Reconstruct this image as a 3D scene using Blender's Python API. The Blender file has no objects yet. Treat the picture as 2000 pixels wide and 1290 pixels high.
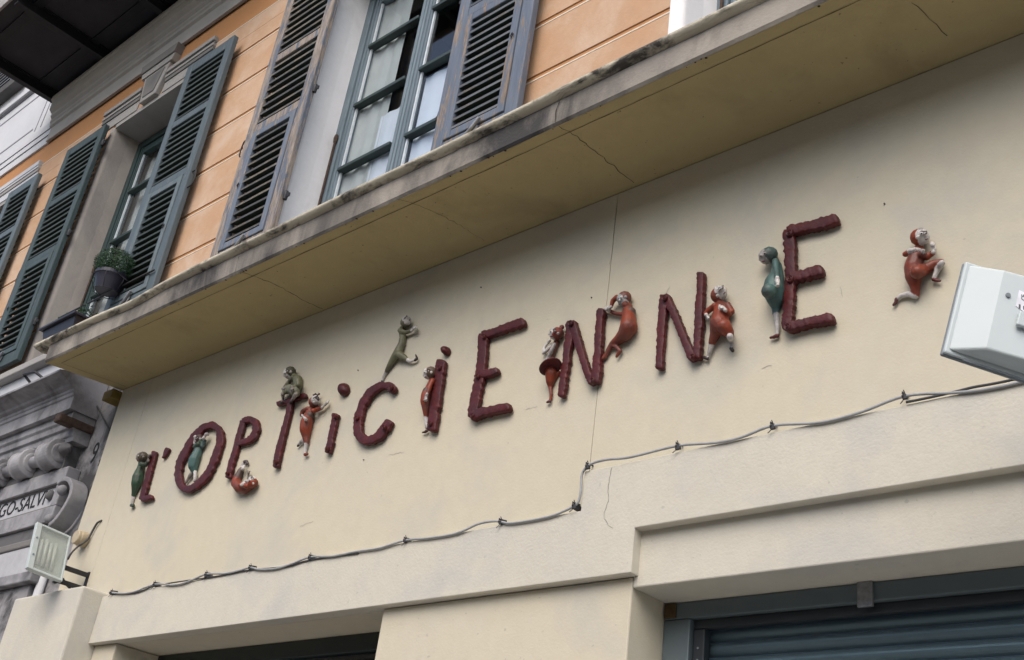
import bpy, bmesh, math, random
from mathutils import Vector, Matrix, noise
random.seed(7)
S = bpy.context.scene
COL = S.collection
# ------------------------------------------------------------------ camera, sky, sun, exposure
M = Matrix(((0.73537679, 0.66532914, 0.12867832), (-0.23934499, 0.43265374, -0.86920925), (-0.6339834, 0.6083978, 0.47740671)))
F = 2238.827
EYE = Vector((0, -3, 1.6))
cd = bpy.data.cameras.new('camera'); cam = bpy.data.objects.new('camera', cd); COL.objects.link(cam)
cd.sensor_fit = 'HORIZONTAL'; cd.sensor_width = 36; cd.lens = F / 2000 * 36; cd.clip_end = 500; cd.clip_start = .05
R3 = Matrix((M[0], -M[1], -M[2])).transposed()
cam.matrix_world = Matrix.Translation(EYE) @ R3.to_4x4()
S.camera = cam
SUN_EL, SUN_AZ = 48, 160       # soft light from high over the street
W = bpy.data.worlds.new('World'); S.world = W; W.use_nodes = True
wn = W.node_tree.nodes; wl = W.node_tree.links
sky = wn.new('ShaderNodeTexSky'); sky.sky_type = 'NISHITA'; sky.sun_disc = False
sky.sun_elevation = math.radians(SUN_EL); sky.sun_rotation = math.radians(SUN_AZ); sky.dust_density = 3; sky.air_density = 1.0; sky.ozone_density = .6
wl.new(sky.outputs[0], wn['Background'].inputs[0]); wn['Background'].inputs[1].default_value = .15
sd = bpy.data.lights.new('sun', 'SUN'); sun = bpy.data.objects.new('sun', sd); COL.objects.link(sun)
sd.energy = 1.5; sd.angle = math.radians(60); sd.color = (1, .96, .91)
az = math.radians(SUN_AZ); el = math.radians(SUN_EL)
sdir = Vector((math.sin(az) * math.cos(el), math.cos(az) * math.cos(el), math.sin(el)))
sun.rotation_euler = sdir.to_track_quat('Z', 'Y').to_euler(); sun.location = (0, -10, 20)
S.view_settings.view_transform = 'Standard'; S.view_settings.look = 'None'
S.view_settings.exposure = 0.58; S.view_settings.gamma = 1; S.view_settings.use_curve_mapping = False

# ------------------------------------------------------------------ helpers
def ray(px, py): return M.transposed() @ Vector((px - 1000, py - 645, F))
def P(px, py, y=0.0):                       # measured image point -> point on the vertical plane at depth y
    r = ray(px, py); return EYE + r * ((y - EYE.y) / r.y)
def ppm(p): return F / (Vector(p) - EYE).length

class MB:
    def __init__(s): s.v = []; s.f = []; s.m = []
    def add(s, vs, fs, mi=0):
        b = len(s.v); s.v += [tuple(v) for v in vs]; s.f += [tuple(i + b for i in f) for f in fs]; s.m += [mi] * len(fs); return s
    def box(s, x0, x1, y0, y1, z0, z1, mi=0):
        vs = [(x, y, z) for x in (x0, x1) for y in (y0, y1) for z in (z0, z1)]
        return s.add(vs, [(0, 1, 3, 2), (4, 6, 7, 5), (0, 4, 5, 1), (2, 3, 7, 6), (0, 2, 6, 4), (1, 5, 7, 3)], mi)
    def profile(s, pts, x0, x1):            # closed (y,z) outline run along x
        n = len(pts); vs = [(x0, y, z) for y, z in pts] + [(x1, y, z) for y, z in pts]
        fs = [(i, (i + 1) % n, (i + 1) % n + n, i + n) for i in range(n)] + [tuple(range(n - 1, -1, -1)), tuple(range(n, 2 * n))]
        return s.add(vs, fs)
    def prism(s, pts, y0, y1):              # closed (x,z) outline run along y
        n = len(pts); vs = [(x, y0, z) for x, z in pts] + [(x, y1, z) for x, z in pts]
        fs = [(i, (i + 1) % n, (i + 1) % n + n, i + n) for i in range(n)] + [tuple(range(n - 1, -1, -1)), tuple(range(n, 2 * n))]
        return s.add(vs, fs)
    def tube(s, pts, r, n=8, cap=True):
        pts = [Vector(p) for p in pts]; vs = []; fs = []; up = None
        for i, p in enumerate(pts):
            t = (pts[min(i + 1, len(pts) - 1)] - pts[max(i - 1, 0)]).normalized()
            if up is None: up = Vector((0, 0, 1)) if abs(t.z) < .9 else Vector((1, 0, 0))
            a = t.cross(up).normalized(); b = a.cross(t); up = b
            rr = r[i] if isinstance(r, (list, tuple)) else r
            for k in range(n):
                c = 2 * math.pi * k / n; vs.append(p + a * math.cos(c) * rr + b * math.sin(c) * rr)
        L = len(pts)
        for i in range(L - 1):
            for k in range(n):
                fs.append((i * n + k, i * n + (k + 1) % n, (i + 1) * n + (k + 1) % n, (i + 1) * n + k))
        if cap: fs += [tuple(range(n - 1, -1, -1)), tuple(range((L - 1) * n, L * n))]
        return s.add(vs, fs)
    def lathe(s, prof, c, axis='z', n=24):  # prof: (radius, along axis)
        c = Vector(c); vs = []; fs = []
        for r, h in prof:
            for k in range(n):
                a = 2 * math.pi * k / n; u, w = r * math.cos(a), r * math.sin(a)
                vs.append(c + Vector({'z': (u, w, h), 'y': (u, h, w), 'x': (h, u, w)}[axis]))
        for i in range(len(prof) - 1):
            for k in range(n): fs.append((i * n + k, i * n + (k + 1) % n, (i + 1) * n + (k + 1) % n, (i + 1) * n + k))
        if prof[0][0] > 1e-5: fs.append(tuple(range(n - 1, -1, -1)))
        if prof[-1][0] > 1e-5: fs.append(tuple(range((len(prof) - 1) * n, len(prof) * n)))
        return s.add(vs, fs)
    def mesh(s, name, mat, smooth=False):
        me = bpy.data.meshes.new(name); me.from_pydata(s.v, [], s.f)
        for m in (mat if isinstance(mat, list) else [mat]): me.materials.append(m)
        if any(s.m): me.polygons.foreach_set('material_index', s.m)
        bm = bmesh.new(); bm.from_mesh(me); bmesh.ops.recalc_face_normals(bm, faces=bm.faces); bm.to_mesh(me); bm.free()
        if smooth: me.polygons.foreach_set('use_smooth', [True] * len(me.polygons))
        me.update(); return me
    def build(s, name, mat, parent=None, smooth=False, bevel=0, seg=2):
        return obj(name, s.mesh(name, mat, smooth), parent, bevel, seg)

def obj(name, me, parent=None, bevel=0, seg=2):
    o = bpy.data.objects.new(name, me); COL.objects.link(o)
    if parent is not None:
        o.parent = parent; o.matrix_parent_inverse = root_inv(parent)
    if bevel:
        b = o.modifiers.new('bevel', 'BEVEL'); b.width = bevel; b.segments = seg; b.limit_method = 'ANGLE'; b.angle_limit = math.radians(35)
    return o
def world_of(o):
    m = o.matrix_basis.copy()
    if o.parent: m = world_of(o.parent) @ o.matrix_parent_inverse @ m
    return m
def root_inv(p): return world_of(p).inverted()
def tag(o, label=None, cat=None, group=None, kind=None):
    if label: o['label'] = label
    if cat: o['category'] = cat
    if group: o['group'] = group
    if kind: o['kind'] = kind
    return o
def thing(name, loc, label, cat, group=None):
    o = bpy.data.objects.new(name, None); o.location = loc; o.empty_display_size = .1; COL.objects.link(o)
    return tag(o, label, cat, group)
def catmull(pts, n=6):
    pts = [Vector(p) for p in pts]; out = []
    for i in range(len(pts) - 1):
        p0, p1, p2, p3 = pts[max(i - 1, 0)], pts[i], pts[i + 1], pts[min(i + 2, len(pts) - 1)]
        for k in range(n):
            t = k / n
            out.append(.5 * ((2 * p1) + (p2 - p0) * t + (2 * p0 - 5 * p1 + 4 * p2 - p3) * t * t + (3 * p1 - p0 - 3 * p2 + p3) * t ** 3))
    return out + [pts[-1]]
def text_mesh(txt, size, name, mat, depth=.002):
    c = bpy.data.curves.new(name, 'FONT'); c.body = txt; c.size = size; c.extrude = depth; c.align_x = 'LEFT'
    o = bpy.data.objects.new(name, c); COL.objects.link(o)
    dg = bpy.context.evaluated_depsgraph_get(); me = bpy.data.meshes.new_from_object(o.evaluated_get(dg))
    bpy.data.objects.remove(o); bpy.data.curves.remove(c); me.name = name; me.materials.clear(); me.materials.append(mat)
    return me

# ------------------------------------------------------------------ materials
def newmat(name):
    m = bpy.data.materials.new(name); m.use_nodes = True; nt = m.node_tree; return m, nt, nt.nodes['Principled BSDF']
def N(nt, typ, **kw):
    n = nt.nodes.new(typ)
    for k, v in kw.items(): setattr(n, k, v)
    return n
def noise_n(nt, vec, scale, detail=4, rough=.6, dist=0):
    n = N(nt, 'ShaderNodeTexNoise'); n.inputs['Scale'].default_value = scale; n.inputs['Detail'].default_value = detail
    n.inputs['Roughness'].default_value = rough; n.inputs['Distortion'].default_value = dist; nt.links.new(vec, n.inputs['Vector']); return n.outputs['Fac']
def ramp(nt, fac, a, b, ca=(0, 0, 0, 1), cb=(1, 1, 1, 1)):
    r = N(nt, 'ShaderNodeValToRGB'); r.color_ramp.elements[0].position = a; r.color_ramp.elements[1].position = b
    r.color_ramp.elements[0].color = ca; r.color_ramp.elements[1].color = cb; nt.links.new(fac, r.inputs[0]); return r.outputs[0]
def mix(nt, fac, a, b, mode='MIX'):
    n = N(nt, 'ShaderNodeMix', data_type='RGBA', blend_type=mode)
    for s, v in ((0, fac), (6, a), (7, b)):
        if isinstance(v, (int, float)): n.inputs[s].default_value = v
        elif isinstance(v, tuple): n.inputs[s].default_value = (*v[:3], 1)
        else: nt.links.new(v, n.inputs[s])
    return n.outputs[2]
def coords(nt, scale=(1, 1, 1)):
    g = N(nt, 'ShaderNodeNewGeometry'); mp = N(nt, 'ShaderNodeMapping'); mp.inputs['Scale'].default_value = scale
    nt.links.new(g.outputs['Position'], mp.inputs[0]); return mp.outputs[0]
def bump(nt, bs, h, strength, dist=.01):
    b = N(nt, 'ShaderNodeBump'); b.inputs['Strength'].default_value = strength; b.inputs['Distance'].default_value = dist
    nt.links.new(h, b.inputs['Height']); nt.links.new(b.outputs[0], bs.inputs['Normal'])
def surf(name, c1, c2, stain=None, s_amt=.5, scale=1.2, stain_scale=2.5, stretch=(1, 1, 1), rough=.85, bmp=.25, bscale=90, spec=.25, stain_lo=.55, stain_hi=.75, speck=None, speck_amt=.7):
    m, nt, bs = newmat(name); v = coords(nt); vs = coords(nt, stretch)
    col = mix(nt, ramp(nt, noise_n(nt, v, scale, 5, .6), .35, .68), c1, c2)
    col = mix(nt, ramp(nt, noise_n(nt, v, scale * 14, 3, .6), .3, .75, (0, 0, 0, 1), (.35, .35, .35, 1)), col, tuple(x * .82 for x in c1))
    if stain:
        k = ramp(nt, noise_n(nt, vs, stain_scale, 6, .65, .4), stain_lo, stain_hi, (0, 0, 0, 1), (s_amt, s_amt, s_amt, 1)); col = mix(nt, k, col, stain)
    if speck:
        k = ramp(nt, noise_n(nt, v, 45, 2, .5), .72, .77, (0, 0, 0, 1), (speck_amt,) * 3 + (1,)); col = mix(nt, k, col, speck)
    nt.links.new(col, bs.inputs['Base Color']); bs.inputs['Roughness'].default_value = rough; bs.inputs['Specular IOR Level'].default_value = spec
    if bmp:
        h = mix(nt, .35, noise_n(nt, v, bscale, 3, .6), noise_n(nt, v, bscale * .12, 3, .5)); bump(nt, bs, h, bmp, .006)
    return m
def peel(name, p1, p2, under, amt=.5, stretch=(9, 9, 1.2), rough=.65):
    m, nt, bs = newmat(name); v = coords(nt); vs = coords(nt, stretch)
    col = mix(nt, ramp(nt, noise_n(nt, vs, 3, 5, .6), .35, .7), p1, p2)
    col = mix(nt, ramp(nt, noise_n(nt, coords(nt, (60, 60, 3)), 2, 4, .7), .3, .8, (0, 0, 0, 1), (.5, .5, .5, 1)), col, tuple(x * .55 for x in p1))
    lo = .72 - amt * .4
    pk = ramp(nt, noise_n(nt, vs, 2.2, 8, .72, .3), lo, lo + .035)
    u2 = mix(nt, ramp(nt, noise_n(nt, coords(nt, (50, 50, 4)), 2.5, 5, .7), .35, .65), under, tuple(x * .45 for x in under))
    col = mix(nt, pk, col, u2); oi = N(nt, 'ShaderNodeObjectInfo')
    col = mix(nt, 1, col, ramp(nt, oi.outputs['Random'], 0, 1, (.78, .78, .8, 1), (1.12, 1.1, 1.08, 1)), 'MULTIPLY')
    nt.links.new(col, bs.inputs['Base Color']); bs.inputs['Roughness'].default_value = rough; bs.inputs['Specular IOR Level'].default_value = .3
    h = mix(nt, .6, noise_n(nt, coords(nt, (70, 70, 4)), 2.5, 4, .7), pk); bump(nt, bs, h, .5, .003)
    return m
def plain(name, c, rough=.5, metal=0, spec=.4, var=.25, sc=25, bmp=.0):
    m, nt, bs = newmat(name); v = coords(nt)
    col = mix(nt, ramp(nt, noise_n(nt, v, sc, 5, .65), .3, .75), c, tuple(x * (1 - var) for x in c))
    nt.links.new(col, bs.inputs['Base Color']); bs.inputs['Roughness'].default_value = rough; bs.inputs['Metallic'].default_value = metal; bs.inputs['Specular IOR Level'].default_value = spec
    if bmp: bump(nt, bs, noise_n(nt, v, sc * 4, 4, .6), bmp, .004)
    return m
def glass(name, tint=(1, 1, 1), rough=0.0, ior=1.5):
    m = bpy.data.materials.new(name); m.use_nodes = True; nt = m.node_tree; nt.nodes.remove(nt.nodes['Principled BSDF'])
    t = N(nt, 'ShaderNodeBsdfTransparent'); t.inputs[0].default_value = (*tint, 1); g = N(nt, 'ShaderNodeBsdfGlossy'); g.inputs['Roughness'].default_value = rough
    lw = N(nt, 'ShaderNodeLayerWeight'); lw.inputs[0].default_value = .5; pw = N(nt, 'ShaderNodeMath', operation='POWER'); pw.inputs[1].default_value = 5; nt.links.new(lw.outputs['Facing'], pw.inputs[0])
    f0 = ((ior - 1) / (ior + 1)) ** 2; fr = N(nt, 'ShaderNodeMath', operation='MULTIPLY_ADD'); fr.inputs[1].default_value = 1 - f0; fr.inputs[2].default_value = f0; nt.links.new(pw.outputs[0], fr.inputs[0]); mx = N(nt, 'ShaderNodeMixShader')
    nt.links.new(fr.outputs[0], mx.inputs[0]); nt.links.new(t.outputs[0], mx.inputs[1]); nt.links.new(g.outputs[0], mx.inputs[2]); nt.links.new(mx.outputs[0], nt.nodes['Material Output'].inputs[0])
    v = coords(nt); b = N(nt, 'ShaderNodeBump'); b.inputs['Strength'].default_value = .03; b.inputs['Distance'].default_value = .02
    nt.links.new(noise_n(nt, v, 3, 2, .5), b.inputs['Height']); nt.links.new(b.outputs[0], g.inputs['Normal'])
    return m
MT = {}
MT['cream'] = surf('cream_plaster', (.60, .54, .41), (.565, .525, .42), (.46, .445, .40), .75, 1.1, 1.7, bmp=.25, speck=(.3, .29, .26), speck_amt=.45, stain_lo=.5, stain_hi=.72)
MT['cream_band'] = surf('cream_band_plaster', (.59, .555, .465), (.55, .525, .45), (.44, .435, .42), .8, 1.6, 2.2, bmp=.4, speck=(.3, .29, .27), speck_amt=.4, stain_lo=.48)
MT['canopy'] = surf('canopy_paint', (.40, .33, .17), (.36, .30, .16), (.24, .19, .10), .6, 1.1, 2.2, bmp=.3, speck=(.12, .09, .05))
MT['fascia'] = surf('weathered_fascia', (.36, .325, .275), (.25, .225, .20), (.04, .038, .04), .94, 2.2, 1.5, stretch=(1.6, 1, .8), bmp=.5, stain_lo=.38, stain_hi=.62)
MT['lip'] = surf('weathered_lip', (.60, .55, .43), (.46, .42, .33), (.06, .055, .05), .95, 3, 4.5, stretch=(1, 2, 2), bmp=.6, stain_lo=.5, stain_hi=.62)
MT['crack'] = plain('crack_dark', (.045, .035, .025), .95)
MT['scuff'] = plain('grey_scuff', (.43, .405, .345), .9)
MT['groove'] = plain('shaded_groove_paint', (.17, .13, .065), .95)
MT['orange'] = surf('ochre_stucco', (.485, .295, .175), (.53, .36, .245), (.585, .47, .375), .7, 2.0, 2.4, bmp=.3, stain_lo=.48)
MT['orange_dark'] = surf('ochre_groove_paint', (.46, .225, .095), (.43, .21, .09), (.36, .19, .1), .5, 1.5, 2, bmp=.2)
MT['line'] = plain('pale_painted_line', (.74, .66, .55), .9)
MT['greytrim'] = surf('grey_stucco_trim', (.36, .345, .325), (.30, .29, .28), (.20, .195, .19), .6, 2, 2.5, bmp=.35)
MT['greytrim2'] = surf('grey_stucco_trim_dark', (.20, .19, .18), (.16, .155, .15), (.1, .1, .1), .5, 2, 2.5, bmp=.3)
MT['pale'] = surf('pale_stucco', (.55, .56, .58), (.48, .49, .52), (.36, .37, .40), .5, 1.2, 1.8, bmp=.25)
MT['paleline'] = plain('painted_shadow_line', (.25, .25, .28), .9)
MT['white_reveal'] = surf('white_reveal_plaster', (.86, .845, .84), (.80, .785, .785), (.45, .42, .40), .5, 2, 2.4, stretch=(1, 1, .5), bmp=.25)
MT['beige_reveal'] = surf('beige_reveal_plaster', (.40, .36, .325), (.34, .31, .285), (.22, .2, .19), .6, 2.5, 3, stretch=(1, 1, .5), bmp=.5, bscale=60)
MT['stone'] = surf('grey_portal_stone', (.36, .355, .37), (.26, .258, .27), (.05, .05, .053), .85, 2.2, 3.4, bmp=.45, stain_lo=.44, stain_hi=.72)
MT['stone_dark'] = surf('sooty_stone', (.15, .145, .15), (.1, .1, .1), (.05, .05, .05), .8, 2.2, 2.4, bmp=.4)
MT['stone_wall'] = surf('stained_stone_wall', (.34, .33, .335), (.26, .255, .265), (.045, .044, .044), .9, 2.5, 4.5, bmp=.5, stain_lo=.43, stain_hi=.62)
MT['tablet'] = plain('inscription_panel', (.48, .48, .50), .8, 0, .2, .2, 12, .2)
MT['ink'] = plain('black_lettering', (.02, .02, .022), .7)
MT['shut_blue'] = peel('peeling_blue_grey_paint', (.125, .155, .205), (.17, .20, .25), (.34, .27, .21), .45)
MT['shut_peel'] = peel('badly_peeling_blue_paint', (.10, .12, .155), (.14, .16, .2), (.33, .28, .24), .66)
MT['shut_green'] = peel('dark_green_shutter_paint', (.055, .085, .085), (.085, .115, .12), (.13, .15, .16), .32)
MT['shut_grey'] = peel('grey_green_shutter_paint', (.10, .135, .15), (.14, .175, .195), (.2, .22, .23), .35)
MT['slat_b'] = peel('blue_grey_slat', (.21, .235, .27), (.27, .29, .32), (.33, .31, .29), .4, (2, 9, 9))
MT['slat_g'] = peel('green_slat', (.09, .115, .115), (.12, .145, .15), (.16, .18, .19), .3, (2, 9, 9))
MT['slat_w'] = peel('worn_lit_slat_edge', (.16, .17, .18), (.22, .22, .22), (.36, .32, .27), .55, (2, 9, 9))
MT['slat_under'] = plain('dark_green_slat_dirt_shade', (.060, .078, .070), .7, 0, .2, .4, 12)  # dirt and the shade under the slats put into one dark colour
MT['frame_teal'] = peel('teal_casement_paint', (.14, .19, .225), (.185, .24, .28), (.24, .28, .30), .2)
MT['frame_green'] = peel('green_casement_paint', (.035, .065, .065), (.055, .09, .09), (.1, .12, .12), .2)
MT['bar'] = plain('dark_green_bar', (.03, .05, .05), .5)
MT['lit_side'] = plain('pale_lit_stile_paint', (.6, .66, .7), .6)
MT['glass'] = glass('window_glass', (.9, .93, .95))
MT['glass_thin'] = glass('door_glass', (.95, .97, .98), 0, 1.22)
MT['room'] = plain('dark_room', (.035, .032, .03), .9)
MT['curtain'] = plain('grey_net_curtain', (.60, .60, .57), .9, 0, .1, .15, 8)
MT['curtain_w'] = plain('white_net_curtain', (.78, .80, .86), .9, 0, .1, .1, 8)
MT['iron'] = plain('black_iron', (.035, .035, .04), .6, .3, .4, .4, 40)
MT['rust'] = plain('rusty_iron', (.10, .065, .05), .85, 0, .3, .7, 30, .5)
MT['galv'] = plain('worn_metal_plate', (.35, .36, .38), .5, .6, .5, .4, 60)
MT['steel_dark'] = plain('sooty_steel', (.022, .024, .03), .7, 0, .3, .4, 6)
MT['slab_dark'] = plain('sooty_balcony_slab', (.05, .05, .058), .85, 0, .2, .35, 3)
MT['letter'] = None
MT['lamp_white'] = plain('white_lamp_enamel', (.52, .575, .58), .45, 0, .4, .06, 5)
MT['lamp_grey'] = plain('pale_grey_lamp_metal', (.5, .55, .54), .45, 0, .4, .15, 20)
MT['lamp_edge'] = plain('lamp_gasket', (.22, .25, .27), .6)
MT['lamp_glass'] = glass('lamp_glass', (.93, .95, .93), .12)
nt = MT['lamp_glass'].node_tree; o_ = nt.nodes['Material Output']; l_ = o_.inputs[0].links[0].from_socket; df = N(nt, 'ShaderNodeBsdfDiffuse'); df.inputs[0].default_value = (.6, .62, .6, 1); m2 = N(nt, 'ShaderNodeMixShader'); m2.inputs[0].default_value = .16; nt.links.new(l_, m2.inputs[1]); nt.links.new(df.outputs[0], m2.inputs[2]); nt.links.new(m2.outputs[0], o_.inputs[0])
MT['tube'] = plain('white_lamp_tube', (.8, .8, .76), .4)
MT['reflector'] = plain('lamp_reflector', (.62, .64, .62), .5, 0, .5, .2, 10)
MT['paper'] = plain('white_sticker', (.8, .8, .86), .6)
MT['cable'] = plain('grey_cable', (.36, .37, .38), .5, 0, .4, .3, 30)
MT['cable_dark'] = plain('dark_cable', (.06, .06, .062), .6)
MT['clip'] = plain('dark_cable_clip', (.05, .05, .055), .6)
MT['jbox'] = plain('beige_junction_box', (.50, .41, .28), .5, 0, .4, .25, 25)
MT['pot'] = plain('dark_violet_plastic', (.022, .021, .036), .45, 0, .4, .15, 10)
MT['soil'] = plain('potting_soil', (.02, .016, .012), .95)
MT['yellow'] = plain('yellow_painted_block', (.20, .14, .035), .7, 0, .3, .4, 20)
MT['alu'] = plain('grey_green_aluminium', (.13, .165, .18), .45, .2, .5, .12, 8)
MT['alu_dark'] = plain('dark_aluminium', (.035, .042, .048), .45, .2, .5, .2, 8)
MT['roller'] = plain('blue_grey_roller_slat', (.14, .20, .225), .42, .35, .5, .2, 6)
MT['door_green'] = plain('dark_green_shop_frame', (.016, .028, .028), .35, 0, .5, .2, 6)
MT['brass'] = plain('tarnished_brass', (.13, .085, .04), .6, .5, .5, .5, 40)
MT['pave'] = surf('stone_pavement', (.40, .38, .35), (.34, .33, .31), (.22, .21, .2), .5, 1, 1.2, bmp=.3)
MT['asphalt'] = surf('asphalt', (.055, .055, .056), (.045, .045, .046), None, bmp=.5)
MT['kerb'] = surf('kerb_stone', (.36, .35, .33), (.3, .3, .29), None, bmp=.3)
# letters: lumpy maroon glaze
m, nt, bs = newmat('maroon_glazed_clay'); v = coords(nt)
c = mix(nt, ramp(nt, noise_n(nt, v, 14, 5, .65), .32, .68), (.092, .012, .013), (.05, .011, .013))
c = mix(nt, ramp(nt, noise_n(nt, v, 9, 5, .7, .6), .56, .70, (0, 0, 0, 1), (.5, .5, .5, 1)), c, (.07, .04, .042))
c = mix(nt, ramp(nt, noise_n(nt, v, 22, 4, .7), .6, .72, (0, 0, 0, 1), (.5, .5, .5, 1)), c, (.17, .03, .022))
nt.links.new(c, bs.inputs['Base Color']); bs.inputs['Roughness'].default_value = .5; bs.inputs['Specular IOR Level'].default_value = .3
bump(nt, bs, mix(nt, .6, noise_n(nt, v, 60, 4, .6), noise_n(nt, v, 24, 3, .6)), .6, .010); MT['letter'] = m
# figures: painted clay, colours stored per vertex
m, nt, bs = newmat('painted_clay'); v = coords(nt); at = N(nt, 'ShaderNodeAttribute'); at.attribute_name = 'paint'
c = mix(nt, ramp(nt, noise_n(nt, v, 13, 5, .65), .43, .58, (0, 0, 0, 1), (.75, .75, .75, 1)), at.outputs['Color'], mix(nt, .5, mix(nt, 1, at.outputs['Color'], (.55, .55, .55), 'MULTIPLY'), (.085, .06, .055)))
c = mix(nt, ramp(nt, noise_n(nt, v, 60, 3, .6), .62, .75, (0, 0, 0, 1), (.4, .4, .4, 1)), c, mix(nt, 1, at.outputs['Color'], (1.5, 1.45, 1.4), 'MULTIPLY'))
nt.links.new(c, bs.inputs['Base Color']); bs.inputs['Roughness'].default_value = .46; bs.inputs['Specular IOR Level'].default_value = .35
bump(nt, bs, noise_n(nt, v, 70, 3, .6), .25, .004); MT['clay'] = m
# leaves
m, nt, bs = newmat('box_leaf'); oi = N(nt, 'ShaderNodeNewGeometry')
c = mix(nt, oi.outputs['Random Per Island'], (.012, .035, .016), (.04, .085, .035)); nt.links.new(c, bs.inputs['Base Color']); bs.inputs['Roughness'].default_value = .6; bs.inputs['Specular IOR Level'].default_value = .2; MT['leaf'] = m

# ------------------------------------------------------------------ ground
tag(MB().box(-40, 40, -2.9, 1.2, -.12, 0).build('pavement', MT['pave']), kind='structure')
tag(MB().box(-40, 40, -3.05, -2.9, -.12, .004).build('kerb', MT['kerb'], None, bevel=.015), kind='structure')
tag(MB().add([(-200, -200, -.125), (200, -200, -.125), (200, 200, -.125), (-200, 200, -.125)], [(0, 1, 2, 3)]).build('road', MT['asphalt']), kind='structure')
tag(MB().box(-40, 40, -13.2, -10.2, -.12, 0).build('far_pavement', MT['pave']), kind='structure')

# ------------------------------------------------------------------ added house across the street, out of view: shades the low sky, fills reflections
OB = thing('added_opposite_house', (0, -13.4, 0), 'added unseen house across the street, pale plaster with rows of shuttered windows', 'building')
MB().box(-30, 24, -15, -13.2, 0, 7.2).build('wall', MT['cream'], OB)
MB().profile([(-13.2, 6.9), (-12.8, 7.05), (-12.75, 7.2), (-13.2, 7.2)], -30, 24).build('eaves', MT['greytrim'], OB)
for j in range(2):
    for i in range(17):
        x = -28 + i * 3.1; z = .6 + j * 3.05
        wd = MB().box(x - .5, x + .5, -13.21, -13.19, z, z + 1.9).build('window', MT['room'], OB)
        for sx in (-1, 1): MB().box(x + sx * .78 - .24, x + sx * .78 + .24, -13.2, -13.15, z - .03, z + 1.93).build('shutter', MT['shut_green'], wd)

# ------------------------------------------------------------------ ochre apartment building
YO = .05
B = thing('apartment_building', (-5, .3, 0), 'ochre stucco apartment house with grooved courses, louvred shutters and tall casement windows', 'building')
WIN = [(-2.39, -1.05), (-5.40, -3.96), (-8.56, -7.24), (-11.70, -10.38)]
ZS, ZH = 5.10, 7.53
XL, XR = -14.5, 1.6
def cut(x0, x1, z0, z1, holes):
    xs = sorted({x0, x1, *[min(max(h[i], x0), x1) for h in holes for i in (0, 1)]}); zs = sorted({z0, z1, *[min(max(h[i], z0), z1) for h in holes for i in (2, 3)]})
    for a, b in zip(xs, xs[1:]):
        for c, d in zip(zs, zs[1:]):
            cx, cz = (a + b) / 2, (c + d) / 2
            if b - a > .005 and d - c > .005 and not any(h[0] < cx < h[1] and h[2] < cz < h[3] for h in holes): yield a, b, c, d
holes = [(a, b, ZS, ZH) for a, b in WIN]
UP = (-13.3, -12.75, 9.45, 11.4)
mb = MB()
for a, b, c, d in cut(XL, XR, 0, 13, holes + [UP, (-6.9, XR, 0, 4.5)]): mb.box(a, b, YO + .006, YO + .30, c, d)
mb.build('wall', MT['orange_dark'], B)
GR = [5.506 + .3765 * k for k in range(-2, 7)]
for z0, z1 in zip(GR, GR[1:]):
    z1 = min(z1 - .034, 8.03)
    if z1 < z0 + .03: continue
    for a, b, c, d in cut(XL, XR, z0, z1, [(h[0] - .03, h[1] + .03, h[2], h[3] + .02) for h in holes]):
        if b - a < .04: continue
        MB().box(a, b, YO, YO + .0057, c, d).build('stucco_course', MT['orange'], B, bevel=.003)
        if abs(d - z1) < .001: MB().box(a, b, YO - .002, YO + .0055, d - .005, d + .004).build('painted_line', MT['line'], B)

def reveal(x0, x1, matk, sill=True):
    r = .035
    for sx, xe in ((1, x0), (-1, x1)):
        mb = MB(); pts = [(xe - sx * .06, YO - .004), (xe - sx * .02, YO - .006)]
        for k in range(7):
            a = math.pi / 2 * k / 6; pts.append((xe + sx * (.012 - r + r * math.sin(a)) + sx * .0, YO - .006 + r - r * math.cos(a)))
        pts += [(xe + sx * .014, .2), (xe + sx * .03, .33), (xe - sx * .06, .33)]
        n = len(pts); vs = [(x, y, ZS) for x, y in pts] + [(x, y, ZH) for x, y in pts]
        mb.add(vs, [(i, (i + 1) % n, (i + 1) % n + n, i + n) for i in range(n)] + [tuple(range(n)), tuple(range(n, 2 * n))])
        mb.build('window_reveal', MT[matk], B, smooth=False)
    MB().box(x0 + .02, x1 - .02, YO - .004, .33, ZH - .02, ZH + .03).build('window_soffit', MT['greytrim'], B)
    MB().profile([(-.03, ZS - .06), (-.03, ZS), (.33, ZS + .03), (.33, ZS - .06)], x0 - .35, x1 + .3).build('window_sill', MT['greytrim'], B, bevel=.008)

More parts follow.
